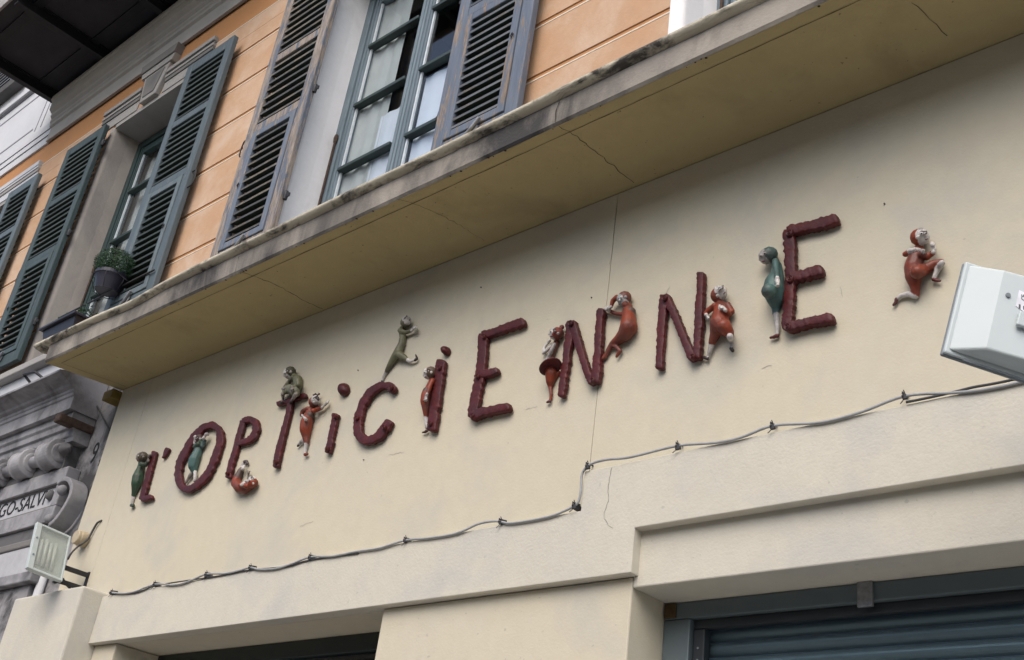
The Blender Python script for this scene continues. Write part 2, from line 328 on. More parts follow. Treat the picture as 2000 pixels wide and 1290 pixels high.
def casement(x0, x1, fm, barm, bars, z1=None):
    z0, z1 = ZS + .02, z1 or ZH - .03
    yf = .29
    mb = MB()
    mb.box(x0 + .015, x0 + .085, yf, yf + .07, z0, z1); mb.box(x1 - .085, x1 - .015, yf, yf + .07, z0, z1); mb.box(x0 + .086, x1 - .086, yf, yf + .07, z1 - .07, z1)
    wnd = mb.build('window', MT[fm], B, bevel=.008)
    xm = (x0 + x1) / 2
    for a, b in ((x0 + .09, xm - .004), (xm + .004, x1 - .09)):
        for p, q in ((a, a + .06), (b - .06, b)):
            MB().box(p, q, yf + .012, yf + .06, z0, z1 - .075).build('stile', MT[fm], wnd, bevel=.006)
            MB().box(p + .02, q - .02, yf + .004, yf + .016, z0 + .01, z1 - .08).build('stile_moulding', MT[fm], wnd, bevel=.005)
        for p, q in ((z0, z0 + .09), (z1 - .15, z1 - .08)): MB().box(a + .061, b - .061, yf + .012, yf + .06, p, q).build('rail', MT[fm], wnd, bevel=.006)
        zs = [z for z in bars if z0 + .1 < z < z1 - .16]
        for z in zs: MB().box(a + .0615, b - .0615, yf - .004, yf + .05, z - .014, z + .014).build('glazing_bar', MT[barm], wnd, bevel=.004)
        edges = [z0 + .09] + zs + [z1 - .15]
        for c, d in zip(edges, edges[1:]):
            MB().box(a + .062, b - .062, yf + .034, yf + .038, c + .012, d - .012).build('pane', MT['glass'], wnd)
            MB().box(a + .0625, a + .078, yf + .02, yf + .033, c + .016, d - .016).build('lit_stile_side', MT['lit_side'], wnd)  # pale strip paints the lit side of the stile beside each pane
    # iron espagnolette bolt and the dark room behind
    mb = MB(); mb.tube([(x0 + .06, yf - .012, 5.55), (x0 + .06, yf - .012, 6.15)], .009); mb.lathe([(.013, 0), (.016, .03), (.012, .06)], (x0 + .06, yf - .012, 6.12), n=10)
    mb.build('bolt', MT['rust'], wnd)
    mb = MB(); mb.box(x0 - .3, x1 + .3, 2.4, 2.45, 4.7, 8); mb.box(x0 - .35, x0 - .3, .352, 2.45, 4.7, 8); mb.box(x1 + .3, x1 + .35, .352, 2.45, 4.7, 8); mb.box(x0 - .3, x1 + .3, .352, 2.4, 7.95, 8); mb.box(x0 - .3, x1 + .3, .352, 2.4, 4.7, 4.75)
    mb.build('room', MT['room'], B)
    return wnd
def curtain(wnd, x0, x1, z0, z1, y, mat, amp=.02, waves=9):
    n = waves * 6; vs = []; fs = []
    for i in range(n + 1):
        t = i / n; x = x0 + (x1 - x0) * t; yy = y + amp * math.sin(t * waves * 2 * math.pi + .6 * math.sin(9 * t))
        vs += [(x, yy, z0), (x + .01 * math.sin(5 * t), yy, z1)]
    fs = [(2 * i, 2 * i + 2, 2 * i + 3, 2 * i + 1) for i in range(n)]
    MB().add(vs, fs).build('curtain', MT[mat], wnd, smooth=True)
BARS = [5.34, 5.868, 6.398, 6.921]
reveal(*WIN[1], 'white_reveal'); w1 = casement(*WIN[1], 'frame_teal', 'bar', BARS)
curtain(w1, -5.36, -4.93, 5.1, 7.5, .352, 'curtain', .006, 3); curtain(w1, -4.98, -4.66, 5.1, 6.22, .345, 'curtain_w', .004, 3); curtain(w1, -4.60, -4.2, 5.1, 6.36, .352, 'curtain_w', .005, 3)
reveal(*WIN[2], 'beige_reveal'); w2 = casement(*WIN[2], 'frame_green', 'bar', BARS)
curtain(w2, -8.50, -7.3, 5.1, 7.4, .40, 'curtain', .012, 7)
reveal(*WIN[0], 'white_reveal'); w0 = casement(*WIN[0], 'frame_teal', 'bar', BARS); curtain(w0, -2.3, -1.1, 5.1, 7.4, .44, 'curtain', .02, 11)
reveal(*WIN[3], 'beige_reveal'); w3 = casement(*WIN[3], 'frame_green', 'bar', BARS)

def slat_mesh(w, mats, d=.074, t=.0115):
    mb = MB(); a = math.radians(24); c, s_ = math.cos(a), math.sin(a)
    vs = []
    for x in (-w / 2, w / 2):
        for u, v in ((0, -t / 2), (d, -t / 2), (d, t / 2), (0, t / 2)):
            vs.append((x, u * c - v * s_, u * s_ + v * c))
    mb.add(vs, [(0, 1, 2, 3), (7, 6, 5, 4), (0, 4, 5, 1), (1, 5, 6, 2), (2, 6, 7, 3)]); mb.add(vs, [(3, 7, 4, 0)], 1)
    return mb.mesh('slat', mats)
def louvre(sh, x0, x1, z0, z1, y, mat, sp, gaps=()):
    me = slat_mesh(x1 - x0 + .01, [MT['slat_under'], mat]); n = max(1, round((z1 - z0) / sp))  # front edges coloured lighter, for worn paint and the light they catch
    for i in range(n):
        z = z0 + (i + .5) * (z1 - z0) / n
        o = obj('slat', me, sh); o.location = ((x0 + x1) / 2, y - .016, z - .012 + random.uniform(-.002, .002))
        o.rotation_euler = (random.uniform(-.06, .06), random.uniform(-.006, .006), 0)
def shutter(x0, x1, z0, z1, fm, sm, sp, rail_zs, flap, free, lab, y0=-.045, fm2=None):
    y1 = y0 + .042; sw = .085; mb = MB(); fm2 = fm2 or fm
    mb.box(x0, x0 + sw, y0, y1, z0, z1); mb.box(x1 - sw, x1, y0, y1, z0, z1)
    zz = [(z0, z0 + .11)] + [(z - .035, z + .035) for z in rail_zs] + [(z1 - .10, z1)]
    for c, d in zz: mb.box(x0 + sw + .0005, x1 - sw - .0005, y0 + .002, y1 - .002, c, d)
    sh = mb.build('shutter', MT[fm], B, bevel=.006); sh['label'] = lab
    ym = (y0 + y1) / 2
    for i, ((a0, a1), (b0, b1)) in enumerate(zip(zz, zz[1:])):
        if i == 0 and flap:
            fw = .05; p, q, c, d = x0 + sw + .004, x1 - sw - .004, a1 + .004, b0 - .004
            fb = MB(); fb.box(p, p + fw, y0 - .006, y1 - .006, c, d); fb.box(q - fw, q, y0 - .006, y1 - .006, c, d)
            fb.box(p + fw + .0005, q - fw - .0005, y0 - .004, y1 - .008, c, c + fw); fb.box(p + fw + .0005, q - fw - .0005, y0 - .004, y1 - .008, d - fw, d)
            fb.build('flap_frame', MT[fm2], sh, bevel=.005)
            louvre(sh, p + fw, q - fw, c + fw, d - fw, ym - .006, MT[sm], sp)
        else: louvre(sh, x0 + sw, x1 - sw, a1, b0, ym, MT[sm], sp)
    # latch plate on the bottom rail, ring pull on the free stile, hinge pins on the other
    xf = x0 if free < 0 else x1; xh = x1 if free < 0 else x0
    lp = MB(); cx = (x0 + x1) / 2 + .02; lp.lathe([(.03, 0), (.03, .006), (.012, .012), (0, .014)], (cx, y0 - .012, z0 + .085), 'y', 14); lp.tube([(cx - .06, y0 - .016, z0 + .045), (cx, y0 - .02, z0 + .085), (cx + .045, y0 - .02, z0 + .13)], .011)
    lp.build('latch', MT['galv'], sh)
    rp = MB(); zr = z0 + 1.0; rp.tube(catmull([(xf, ym, zr + .07), (xf + free * .05, ym, zr + .06), (xf + free * .055, ym, zr - .05), (xf, ym, zr - .07)], 4), .0055); rp.build('pull_handle', MT['iron'], sh)
    for zh in (z0 + .35, z0 + 1.2, z1 - .2):
        hp = MB(); hp.lathe([(.013, -.03), (.016, 0), (.013, .03)], (xh - free * .016, y0 + .03, zh), n=10); hp.box(min(xh, xh - free * .05), max(xh, xh - free * .05), y0 + .03, y0 + .038, zh - .012, zh + .012); hp.build('hinge', MT['iron'], sh)
    eb = MB(); zr = z0 + .62; xs = xf - free * .11
    eb.tube([(xs, y0 - .012, zr + .02), (xs + .012, y0 - .016, zr), (xs, y0 - .012, zr - .016), (xs - .011, y0 - .012, zr), (xs, y0 - .012, zr + .02)], .0035, 6); eb.build('eye_ring', MT['iron'], sh)
    return sh
RZ = [6.235, 6.86]
shutter(-3.89, -3.28, 5.13, 7.52, 'shut_blue', 'slat_b', .0545, [6.155, 6.86], True, 1, 'blue-grey shutter with bare wood showing on its stile', y0=-.045)
shutter(-5.925, -5.275, 5.13, 7.52, 'shut_peel', 'slat_w', .066, RZ, True, -1, 'badly peeling shutter with brown bare stiles', fm2='shut_blue')
shutter(-7.245, -6.60, 5.13, 7.50, 'shut_grey', 'slat_g', .062, RZ, True, 1, 'dark green shutter behind the hanging plant pot')
shutter(-9.225, -8.535, 5.16, 7.50, 'shut_green', 'slat_g', .064, RZ, True, -1, 'dark green shutter beside the beige window reveal')
shutter(-10.36, -9.745, 5.16, 7.46, 'shut_grey', 'slat_g', .062, RZ, True, 1, 'dark shutter whose window lies out of view')
shutter(-12.72, -11.92, 9.50, 11.4, 'shut_blue', 'slat_b', .07, [10.4], False, 1, 'pale blue upper-floor shutter above the string course')
# painted stucco surround and keystone of the window with the pot
def strip(name, pts, y0, y1, m, bev=.004): MB().prism(pts, y0, y1).build(name, MT[m], B, bevel=bev)
for (xa, xb) in ((-8.84, -8.20), (-7.80, -7.08)):
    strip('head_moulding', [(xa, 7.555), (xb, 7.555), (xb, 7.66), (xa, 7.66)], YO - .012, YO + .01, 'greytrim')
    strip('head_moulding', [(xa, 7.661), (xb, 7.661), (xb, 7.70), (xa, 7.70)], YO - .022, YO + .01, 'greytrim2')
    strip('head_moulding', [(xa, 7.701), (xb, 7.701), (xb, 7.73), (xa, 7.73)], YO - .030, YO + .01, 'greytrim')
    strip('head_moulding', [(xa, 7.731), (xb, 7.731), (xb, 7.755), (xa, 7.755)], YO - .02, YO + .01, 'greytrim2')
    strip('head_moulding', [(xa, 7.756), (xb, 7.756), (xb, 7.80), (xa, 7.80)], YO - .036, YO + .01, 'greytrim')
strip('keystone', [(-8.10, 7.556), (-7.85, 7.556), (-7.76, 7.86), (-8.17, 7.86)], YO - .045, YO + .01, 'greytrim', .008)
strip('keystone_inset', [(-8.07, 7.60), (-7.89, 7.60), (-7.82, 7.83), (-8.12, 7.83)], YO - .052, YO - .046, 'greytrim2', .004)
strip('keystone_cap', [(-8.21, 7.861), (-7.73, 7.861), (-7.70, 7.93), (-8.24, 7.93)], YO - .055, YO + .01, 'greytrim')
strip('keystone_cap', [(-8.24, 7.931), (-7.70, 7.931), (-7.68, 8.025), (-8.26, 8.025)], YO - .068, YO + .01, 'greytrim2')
for xa, xb in ((-11.95, -10.06),):
    for z0, z1, d, mk in ((7.555, 7.65, .012, 'pale'), (7.651, 7.69, .022, 'greytrim'), (7.691, 7.72, .03, 'pale'), (7.721, 7.78, .036, 'pale')): strip('head_moulding', [(xa, z0), (xb, z0), (xb, z1), (xa, z1)], YO - d, YO + .01, mk)
# string course: moulded below the balcony, flat and pale beyond it
MB().profile([(.045, 8.03), (.018, 8.03), (.018, 8.19), (-.004, 8.205), (-.004, 8.235), (-.016, 8.25), (-.016, 8.275), (-.006, 8.285), (-.03, 8.31), (-.03, 8.345), (-.065, 8.375), (-.068, 8.47), (-.085, 8.485), (-.085, 8.53), (.045, 8.53)], -10.12, -5.2).build('string_course', MT['greytrim'], B, bevel=.003)
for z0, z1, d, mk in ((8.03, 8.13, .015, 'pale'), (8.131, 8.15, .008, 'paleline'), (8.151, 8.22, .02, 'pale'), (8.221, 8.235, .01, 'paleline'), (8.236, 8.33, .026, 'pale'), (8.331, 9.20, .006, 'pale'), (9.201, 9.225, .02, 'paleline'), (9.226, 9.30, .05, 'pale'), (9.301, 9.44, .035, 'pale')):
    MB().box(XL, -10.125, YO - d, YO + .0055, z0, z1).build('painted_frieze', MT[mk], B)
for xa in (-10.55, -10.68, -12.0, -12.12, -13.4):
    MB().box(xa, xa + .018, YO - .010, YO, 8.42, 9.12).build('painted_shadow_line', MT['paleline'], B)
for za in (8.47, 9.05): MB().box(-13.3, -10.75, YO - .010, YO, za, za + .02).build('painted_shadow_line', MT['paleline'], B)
MB().box(-10.30, -10.18, YO - .012, YO, 8.35, 8.62).build('stucco_course', MT['orange'], B)
MB().profile([(.05, 9.44), (-.10, 9.44), (-.12, 9.50), (.05, 9.52)], -13.6, -11.5).build('upper_sill', MT['stone_dark'], B)
# balcony: stone slabs on steel beams
bal = MB(); bal.box(-10.24, -5.9, -.97, .049, 8.665, 8.80); bal = bal.build('balcony', MT['slab_dark'], B, bevel=.01); bal['label'] = 'dark balcony slab carried on steel beams'
for x in (-10.215, -9.17, -8.12, -7.07, -6.02):
    mb = MB(); mb.box(x - .035, x + .035, -.955, .048, 8.545, 8.557); mb.box(x - .006, x + .006, -.95, .048, 8.5575, 8.652); mb.box(x - .035, x + .035, -.955, .048, 8.6525, 8.664); mb.build('steel_beam', MT['steel_dark'], bal)
for y in (-.78, -.20): MB().box(-10.17, -5.95, y - .04, y + .04, 8.640, 8.6645).build('steel_plate', MT['steel_dark'], bal)
MB().box(-10.26, -5.9, -.995, -.972, 8.62, 8.83).build('balcony_edge', MT['greytrim'], bal)

# ------------------------------------------------------------------ shop front
SF = thing('shop_front', (-3.5, .1, 0), 'cream plastered shop front wall with stepped band above the shop openings', 'shopfront')
ZC = 4.4775
xj1, xj2 = -6.27, -2.607
XE = 1.2
for a, b in ((-6.63, xj1 - .0012), (xj1 + .0012, xj2 - .0012), (xj2 + .0012, XE)):
    MB().box(a, b, 0, .045, 3.0, ZC - .004).build('wall_panel', MT['cream'], SF, bevel=.001)
MB().box(-6.62, XE, .046, .30, 2.96, ZC - .004).build('wall_core', MT['stone_dark'], SF)
zt1, zt2, zb1, zb2 = 3.043, 3.196, 2.786, 2.944; xs1, xs2 = -2.602, -2.35
MB().prism([(-6.0, zb1), (xs2, zb1), (xs2, zb2), (XE, zb2), (XE, zt2), (xs1, zt2), (xs1, zt1), (-6.0, zt1)], -.03, .044).build('stepped_band', MT['cream_band'], SF, bevel=.003)
# piers and lintel
MB().box(-6.81, -6.002, -.157, .30, 0, 3.071).build('corner_pier', MT['cream_band'], SF, bevel=.012)
MB().box(-6.0, -5.772, .01, .36, 0, zb1 - .002).build('jamb', MT['cream'], SF, bevel=.006)
MB().box(-3.648, -2.372, .01, .40, 0, zb1 - .002).build('pier', MT['cream'], SF, bevel=.006)
MB().box(-2.371, XE, .012, .26, 2.747, zb2 + .02).build('lintel', MT['cream_band'], SF, bevel=.005)
MB().box(-5.99, -3.0, .0445, .42, 2.7865, 2.9).build('lintel_soffit', MT['cream'], SF)
MB().box(-2.3705, -2.352, .0, .011, zb1 + .001, zb2 - .002).build('band_return', MT['cream'], SF)
# joint in the render, cracks and stains as hairline geometry
def crack(pts, plane, w, parent, jit=.006, seg=.03, name='crack'):
    """a hairline as a thin ribbon just proud of its surface; plane: function(u,v)->(x,y,z)"""
    out = []
    for (a, b) in zip(pts, pts[1:]):
        L = math.dist(a, b); n = max(2, int(L / seg))
        for i in range(n): t = i / n; out.append((a[0] + (b[0] - a[0]) * t + random.uniform(-jit, jit), a[1] + (b[1] - a[1]) * t + random.uniform(-jit, jit)))
    out.append(pts[-1]); vs = []; fs = []
    for i, p in enumerate(out):
        q = out[min(i + 1, len(out) - 1)]; o = out[max(i - 1, 0)]; dx, dy = q[0] - o[0], q[1] - o[1]; l = math.hypot(dx, dy) or 1
        ww = w * random.uniform(.4, 1.2); nx, ny = -dy / l * ww / 2, dx / l * ww / 2
        vs += [plane(p[0] + nx, p[1] + ny), plane(p[0] - nx, p[1] - ny)]
    fs = [(2 * i, 2 * i + 2, 2 * i + 3, 2 * i + 1) for i in range(len(out) - 1)]
    return MB().add(vs, fs).build(name, MT['crack'], parent)
wallp = lambda y: (lambda u, v: (u, y, v))
crack([(-2.475, 3.19), (-2.482, 3.12), (-2.478, 3.06), (-2.49, 3.02), (-2.486, 2.995), (-2.465, 2.97), (-2.445, 2.955)], wallp(-.0312), .0013, SF, .0025, .012)
crack([(-2.612, 4.12), (-2.604, 4.2), (-2.609, 4.4)], wallp(-.0012), .0014, SF, .002)
for (a, b, c, d) in ((1100, 1010, 1102, 1030), (1296, 585, 1309, 560), (1350, 640, 1352, 652), (585, 1030, 612, 1018), (1540, 912, 1556, 909), (1490, 720, 1508, 714), (1028, 800, 1050, 794), (1640, 560, 1646, 580), (760, 890, 790, 883)):
    p, q = P(a, b, 0), P(c, d, 0); crack([(p.x, p.z), (q.x, q.z)], wallp(-.0012), .0022, SF, .004, .012, 'scuff').data.materials[0] = MT['scuff']
for px, py in ((1728, 399), (700, 724), (711, 899), (1156, 582), (940, 562)):
    p = P(px, py, 0); MB().tube([(p.x, .001, p.z), (p.x, -.005, p.z)], .0028, 6).build('nail', MT['clip'], SF)

# ------------------------------------------------------------------ canopy slab
CN = thing('canopy', (-3, -.2, ZC), 'long concrete canopy slab with stained fascia jutting out above the lettered wall', 'canopy')
fr, bk = -6.76, -6.652
MB().add([(fr, -.48, ZC), (XE, -.48, ZC), (XE, .049, ZC), (bk + .01, .049, ZC), (fr + .015, -.47, 4.60), (XE, -.47, 4.60), (XE, .049, 4.66), (bk + .01, .049, 4.66)],
         [(0, 3, 2, 1), (4, 5, 6, 7), (1, 2, 6, 5), (2, 3, 7, 6), (3, 0, 4, 7), (0, 1, 5, 4)]).build('slab', MT['canopy'], CN)
def wavy_bar(name, x0, x1, prof, mat, amp, dz, n=260, parent=None):
    vs = []; fs = []; m_ = len(prof)
    for i in range(n + 1):
        x = x0 + (x1 - x0) * i / n; w = dz(x)
        for k, (y, z) in enumerate(prof):
            j = noise.noise(Vector((x * 6, k * 3.1, 1.7))) * amp + noise.noise(Vector((x * 25, k * 5.1, 9.7))) * amp * .6
            vs.append((x, y + j * .6, z + w + j))
    for i in range(n):
        for k in range(m_): fs.append((i * m_ + k, i * m_ + (k + 1) % m_, (i + 1) * m_ + (k + 1) % m_, (i + 1) * m_ + k))
    fs += [tuple(range(m_)), tuple(range(n * m_, n * m_ + m_))]
    return MB().add(vs, fs).build(name, mat, parent)
fas = wavy_bar('fascia', fr, XE, [(-.482, ZC + .001), (-.492, ZC + .012), (-.494, 4.597), (-.475, 4.598), (-.478, ZC + .002)], MT['fascia'], .0022, lambda x: 0, parent=CN)
def lipz(x): return .012 * noise.noise(Vector((x * .8, 0, 3))) - .02 * math.exp(-((x + 5.75) / .25) ** 2) + .006 * math.exp(-((x + 4.9) / .4) ** 2)
lip = wavy_bar('drip_lip', -6.93, XE, [(-.47, 4.596), (-.512, 4.604), (-.527, 4.612), (-.53, 4.626), (-.518, 4.640), (-.44, 4.652), (-.43, 4.60)], MT['lip'], .004, lipz, 320, CN)
lip.data.polygons.foreach_set('use_smooth', [True] * len(lip.data.polygons))
under = lambda u, v: (u, v, ZC - .0012)
for a in ([(-6.66, -.428), (XE, -.425)], [(-6.66, -.428), (-6.57, -.02)]): crack(a, under, .005, CN, .0012, .06, 'drip_groove').data.materials[0] = MT['groove']
for i in range(46): # crumbled bites along the lower edge of the fascia
    x = random.uniform(-6.6, .9); mb = MB(); r = random.uniform(.002, .007); mb.lathe([(0, -r * .4), (r, 0), (0, r * .4)], (x, -.484 + random.uniform(0, .008), ZC - .0005), n=6); mb.build('crumbled_spot', MT['crack'], CN)
def zp(px, py): r = ray(px, py); q = EYE + r * ((ZC - EYE.z) / r.z); return (q.x, q.y)
crack([zp(1090, 246), zp(1120, 262), zp(1150, 285), zp(1190, 318), zp(1238, 357)], under, .003, CN, .006, .02)
crack([zp(470, 531), zp(500, 541), zp(540, 556), zp(590, 585), zp(630, 603)], under, .004, CN, .006, .02)
crack([zp(775, 389), zp(830, 405), zp(900, 440), zp(945, 470)], under, .0018, CN, .006, .02)
crack([zp(1780, 5), zp(1850, 70)], under, .0025, CN, .006, .03)
fasp = lambda u, v: (u, -.4975, v)
crack([(-2.537, 4.48), (-2.545, 4.53), (-2.53, 4.59)], fasp, .005, CN, .004, .015)
crack([(-4.70, 4.48), (-4.705, 4.59)], fasp, .003, CN, .004, .015)

# ------------------------------------------------------------------ left shop window and right doorway
LW = thing('shop_window', (-4.7, .3, 0), 'shop window with dark green frame under the left end of the band', 'window')
MB().box(-5.771, -3.649, .27, .33, 2.705, 2.786).build('frame_head', MT['door_green'], LW, bevel=.006)
for a, b in ((-5.771, -5.68), (-3.74, -3.649)): MB().box(a, b, .271, .33, 0, 2.704).build('frame_jamb', MT['door_green'], LW, bevel=.006)
MB().box(-5.679, -3.741, .295, .303, .4, 2.704).build('pane', MT['glass'], LW)
mb = MB(); mb.box(-5.9, -3.5, 2.2, 2.25, 0, 2.9); mb.box(-5.9, -3.5, .34, 2.2, 2.9, 2.95); mb.box(-5.95, -5.9, .34, 2.2, 0, 2.9); mb.box(-3.5, -3.45, .42, 2.2, 0, 2.9); mb.build('shop_room', MT['room'], LW)
DW = thing('shop_doorway', (-1.2, .25, 0), 'grey aluminium doorway frame holding the lowered roller shutter', 'door frame')
mb = MB(); mb.box(-2.3705, XE, .2, .26, 2.688, 2.7465); mb.build('frame_head', MT['alu'], DW, bevel=.004)
MB().box(-2.3705, -2.262, .2005, .26, 0, 2.687).build('frame_jamb', MT['alu'], DW, bevel=.004)
MB().box(-2.261, -2.215, .222, .26, 0, 2.655).build('guide_rail', MT['alu_dark'], DW, bevel=.003)
MB().box(-2.261, XE, .224, .26, 2.656, 2.687).build('guide_head', MT['alu_dark'], DW, bevel=.003)
for z in (2.59, 2.55, 2.51, 2.47, 2.43, 2.39): MB().lathe([(.004, 0), (.004, .003), (0, .004)], (-2.238, .219, z), 'y', 8).build('rivet', MT['galv'], DW)
p = P(1690, 1140, .195); MB().box(p.x - .025, p.x + .025, .188, .1995, 2.668, 2.747).build('metal_tab', MT['galv'], DW, bevel=.002)
MB().box(-2.366, -2.318, .192, .1995, 2.692, 2.744).build('corner_plate', MT['brass'], DW, bevel=.003)
RS = thing('roller_shutter', (-.5, .33, 0), 'lowered blue-grey roller shutter of horizontal curved slats in the doorway', 'roller shutter')
mb = MB(); prof = []
for k in range(9): a = math.pi * k / 8; prof.append((-.019 * math.sin(a) ** .8, .047 * k / 8))
prof += [(.006, .047), (.006, .05), (.009, .05), (.009, 0)]
mb.profile(prof, -2.30, XE); rme = mb.mesh('slat', MT['roller'], False)
for i in range(50):
    o = obj('slat', rme, RS); o.location = (0, .285, 2.625 - .051 * i)
MB().box(-2.214, XE, .248, .252, .02, 2.655).build('pane', MT['glass_thin'], DW)

# ------------------------------------------------------------------ grey stone portal
PT = thing('stone_portal', (-8, .0, 0), 'weathered grey stone portal with moulded cornice, reel frieze and inscribed tablet', 'portal')
PX1 = -6.976; PX0 = -10.5
MB().box(PX0, -6.632, YO, .3, 0, 4.748).build('wall', MT['stone_wall'], PT)
MB().profile([(.049, 4.351), (-.153, 4.351), (-.153, 4.44), (-.163, 4.447), (-.163, 4.468), (-.172, 4.475), (-.172, 4.492), (-.195, 4.50), (-.205, 4.515), (-.235, 4.53), (-.268, 4.543), (-.29, 4.555), (-.30, 4.556), (-.30, 4.573), (-.2, 4.60), (.049, 4.72)], PX0, PX1).build('cornice', MT['stone'], PT, bevel=.003)
MB().profile([(.049, 4.16), (-.062, 4.16), (-.066, 4.19), (-.075, 4.20), (-.078, 4.24), (-.095, 4.25), (-.10, 4.285), (-.115, 4.30), (-.118, 4.3505), (.049, 4.3505)], PX0, PX1 - .01).build('bed_moulding', MT['stone'], PT, bevel=.003)
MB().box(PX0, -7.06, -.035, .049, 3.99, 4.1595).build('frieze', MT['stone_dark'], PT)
ZR, YR = 4.09, -.065
for i in range(7):
    x = -7.175 - .39 * i
    rl = MB().lathe([(.05, -.10), (.062, -.098), (.066, -.09), (.088, -.086), (.096, -.084), (.10, -.076), (.10, -.066), (.092, -.062), (.088, -.05), (.088, .05), (.092, .062), (.10, .066), (.10, .076), (.096, .084), (.088, .086), (.066, .09), (.062, .098), (.05, .10)], (x, YR, ZR), 'x', 28).build('reel', MT['stone'], PT, smooth=False, bevel=.003)
    MB().tube([(x - .289, YR, ZR), (x - .101, YR, ZR)], .04, 16).build('rod', MT['stone'], PT, smooth=True)
MB().lathe([(.04, 0), (.045, .02), (.02, .05), (.03, .065), (0, .09)], (-7.06, YR, ZR + .02), 'x', 14).build('end_knob', MT['stone_dark'], PT, smooth=True)
# tablet
tx0, tx1, tz0, tz1 = -9.2, -6.96, 3.615, 3.988; tb = MB()
tb.box(tx0, tx1, -.042, .049, 3.885, tz1); tb.box(tx0, tx1, -.042, .049, tz0, 3.722); tb.box(-7.045, tx1, -.042, .049, 3.7225, 3.8845)
tb.build('tablet_frame', MT['stone'], PT, bevel=.006)
tb = MB(); tb.box(tx0, -7.0455, -.022, .049, 3.8765, 3.8845); tb.box(tx0, -7.0455, -.022, .049, 3.7225, 3.742); tb.build('tablet_bead', MT['greytrim2'], PT)
MB().box(tx0, -7.0455, -.012, .049, 3.7425, 3.8760).build('inscription_panel', MT['tablet'], PT)
tm = text_mesh('UGO-SALVI', .15, 'inscription', MT['ink'], .0015)
xs = [v.co.x for v in tm.vertices]; w_ = max(xs) - min(xs); ys = [v.co.y for v in tm.vertices]; h_ = max(ys) - min(ys)
o = obj('inscription', tm, PT); o.rotation_euler = (math.pi / 2, 0, 0)
tw = .76; o.scale = (tw / w_, .098 / h_, 1); o.location = (-7.215 - tw - min(xs) * tw / w_, -.0142, 3.772 - min(ys) * .098 / h_)
# scroll and balls at the tablet's end, little shield on the panel
def pts3(l, y): return [P(a / 6.45, 860 + b / 6.45, y) for a, b in l]
sc = pts3([(770, 560), (830, 515), (900, 515), (945, 590), (930, 700), (880, 810), (800, 940), (730, 1030), (660, 1090)], -.05)
cv = catmull(sc, 5); mb = MB(); vs = []; fs = []
for i, p in enumerate(cv):
    t = (cv[min(i + 1, len(cv) - 1)] - cv[max(i - 1, 0)]).normalized(); nrm = Vector((0, 1, 0)).cross(t).normalized()
    for a, b in ((-.013, -.03), (.013, -.03), (.016, -.025), (.016, .08), (-.016, .08), (-.016, -.025)): vs.append(p + nrm * a + Vector((0, b, 0)))
for i in range(len(cv) - 1):
    for k in range(6): fs.append((i * 6 + k, i * 6 + (k + 1) % 6, (i + 1) * 6 + (k + 1) % 6, (i + 1) * 6 + k))
fs += [tuple(range(6)), tuple(range(len(cv) * 6 - 6, len(cv) * 6))]
mb.add(vs, fs).build('scroll', MT['stone'], PT, bevel=.004)
def ball(px, py, y, r, name, m, sq=1.0):
    p = P(px, py, y); return MB().lathe([(r * math.sin(math.pi * k / 12), -r * sq * math.cos(math.pi * k / 12)) for k in range(13)], p, 'z', 20).build(name, MT[m], PT, smooth=True)
ball(122, 958, -.07, .034, 'ball', 'stone'); ball(96, 1014, -.07, .03, 'ball', 'stone'); ball(95, 968, -.026, .02, 'boss', 'greytrim2', 1.35); ball(99, 968, -.02, .027, 'boss', 'stone_dark', 1.3)
MB().box(PX0, -6.97, -.02, .049, 3.52, 3.6145).build('tablet_ledge', MT['stone_dark'], PT, bevel=.006)
MB().box(PX0, -6.93, -.05, .049, 3.47, 3.5195).build('lower_moulding', MT['greytrim2'], PT, bevel=.01)
MB().box(PX0, -6.94, -.04, .049, 3.29, 3.4695).build('lintel_slab', MT['tablet'], PT, bevel=.006)
MB().box(PX0, -6.92, -.065, .049, 3.22, 3.2895).build('lintel_ledge', MT['stone'], PT, bevel=.008)
MB().box(PX0, -6.99, -.02, .049, 0, 3.2195).build('portal_jamb', MT['stone_wall'], PT, bevel=.006)
MB().tube([(-6.93, .02, 0), (-6.93, .02, 3.40)], .028, 12).build('drain_pipe', MT['pale'], PT, smooth=True)
# house number painted on the stone
for ch, px, py, sz in (('9', 173, 907, .21), (',', 192, 905, .2)):
    me = text_mesh(ch, sz, 'house_number', MT['ink'], .0008); o = obj('house_number', me, PT); p = P(px, py, YO); o.location = (p.x, YO - .002, p.z); o.rotation_euler = (math.pi / 2, 0, 0); o.scale = (.75, 1, 1)
# upper pale wall piece between portal and shutters, with iron handle
MB().box(-9.6, -6.66, YO - .012, YO + .012, 4.73, 5.035).build('parapet_panel', MT['pale'], B, bevel=.004)
mb = MB(); a = P(52, 748, .0); b = P(54, 735, -.0); c_ = P(76, 730, 0); d_ = P(80, 740, 0); mb.tube([(a.x, .045, a.z), (b.x, -.03, b.z), (c_.x, -.03, c_.z), (d_.x, .045, d_.z)], .011, 8)
mb.build('grab_iron', MT['iron'], B)

# rusty beam stub, yellow block, hanging cable on the stone wall
p0 = Vector((-7.0, .048, 4.30)); RB = MB(); RB.box(-7.045, -6.965, -.20, .048, 4.245, 4.30)
tag(RB.build('iron_stub', MT['rust'], None, bevel=.008), 'rusty iron beam stub sticking out of the grey stone below the cornice', 'beam')
tag(MB().box(-6.76, -6.64, -.06, .048, 4.40, 4.462).build('wood_block', MT['yellow'], None, bevel=.004), 'small yellow painted block tucked under the canopy end', 'block')
cb = catmull([P(172, 748, -.02), P(180, 775, .0), P(196, 805, .03), P(206, 825, .04), P(215, 842, .045)], 6)
tag(MB().tube(cb, .006, 7).build('hanging_cable', MT['cable_dark'], None, smooth=True), 'thin black cable hanging down the grey stone below the canopy', 'cable')

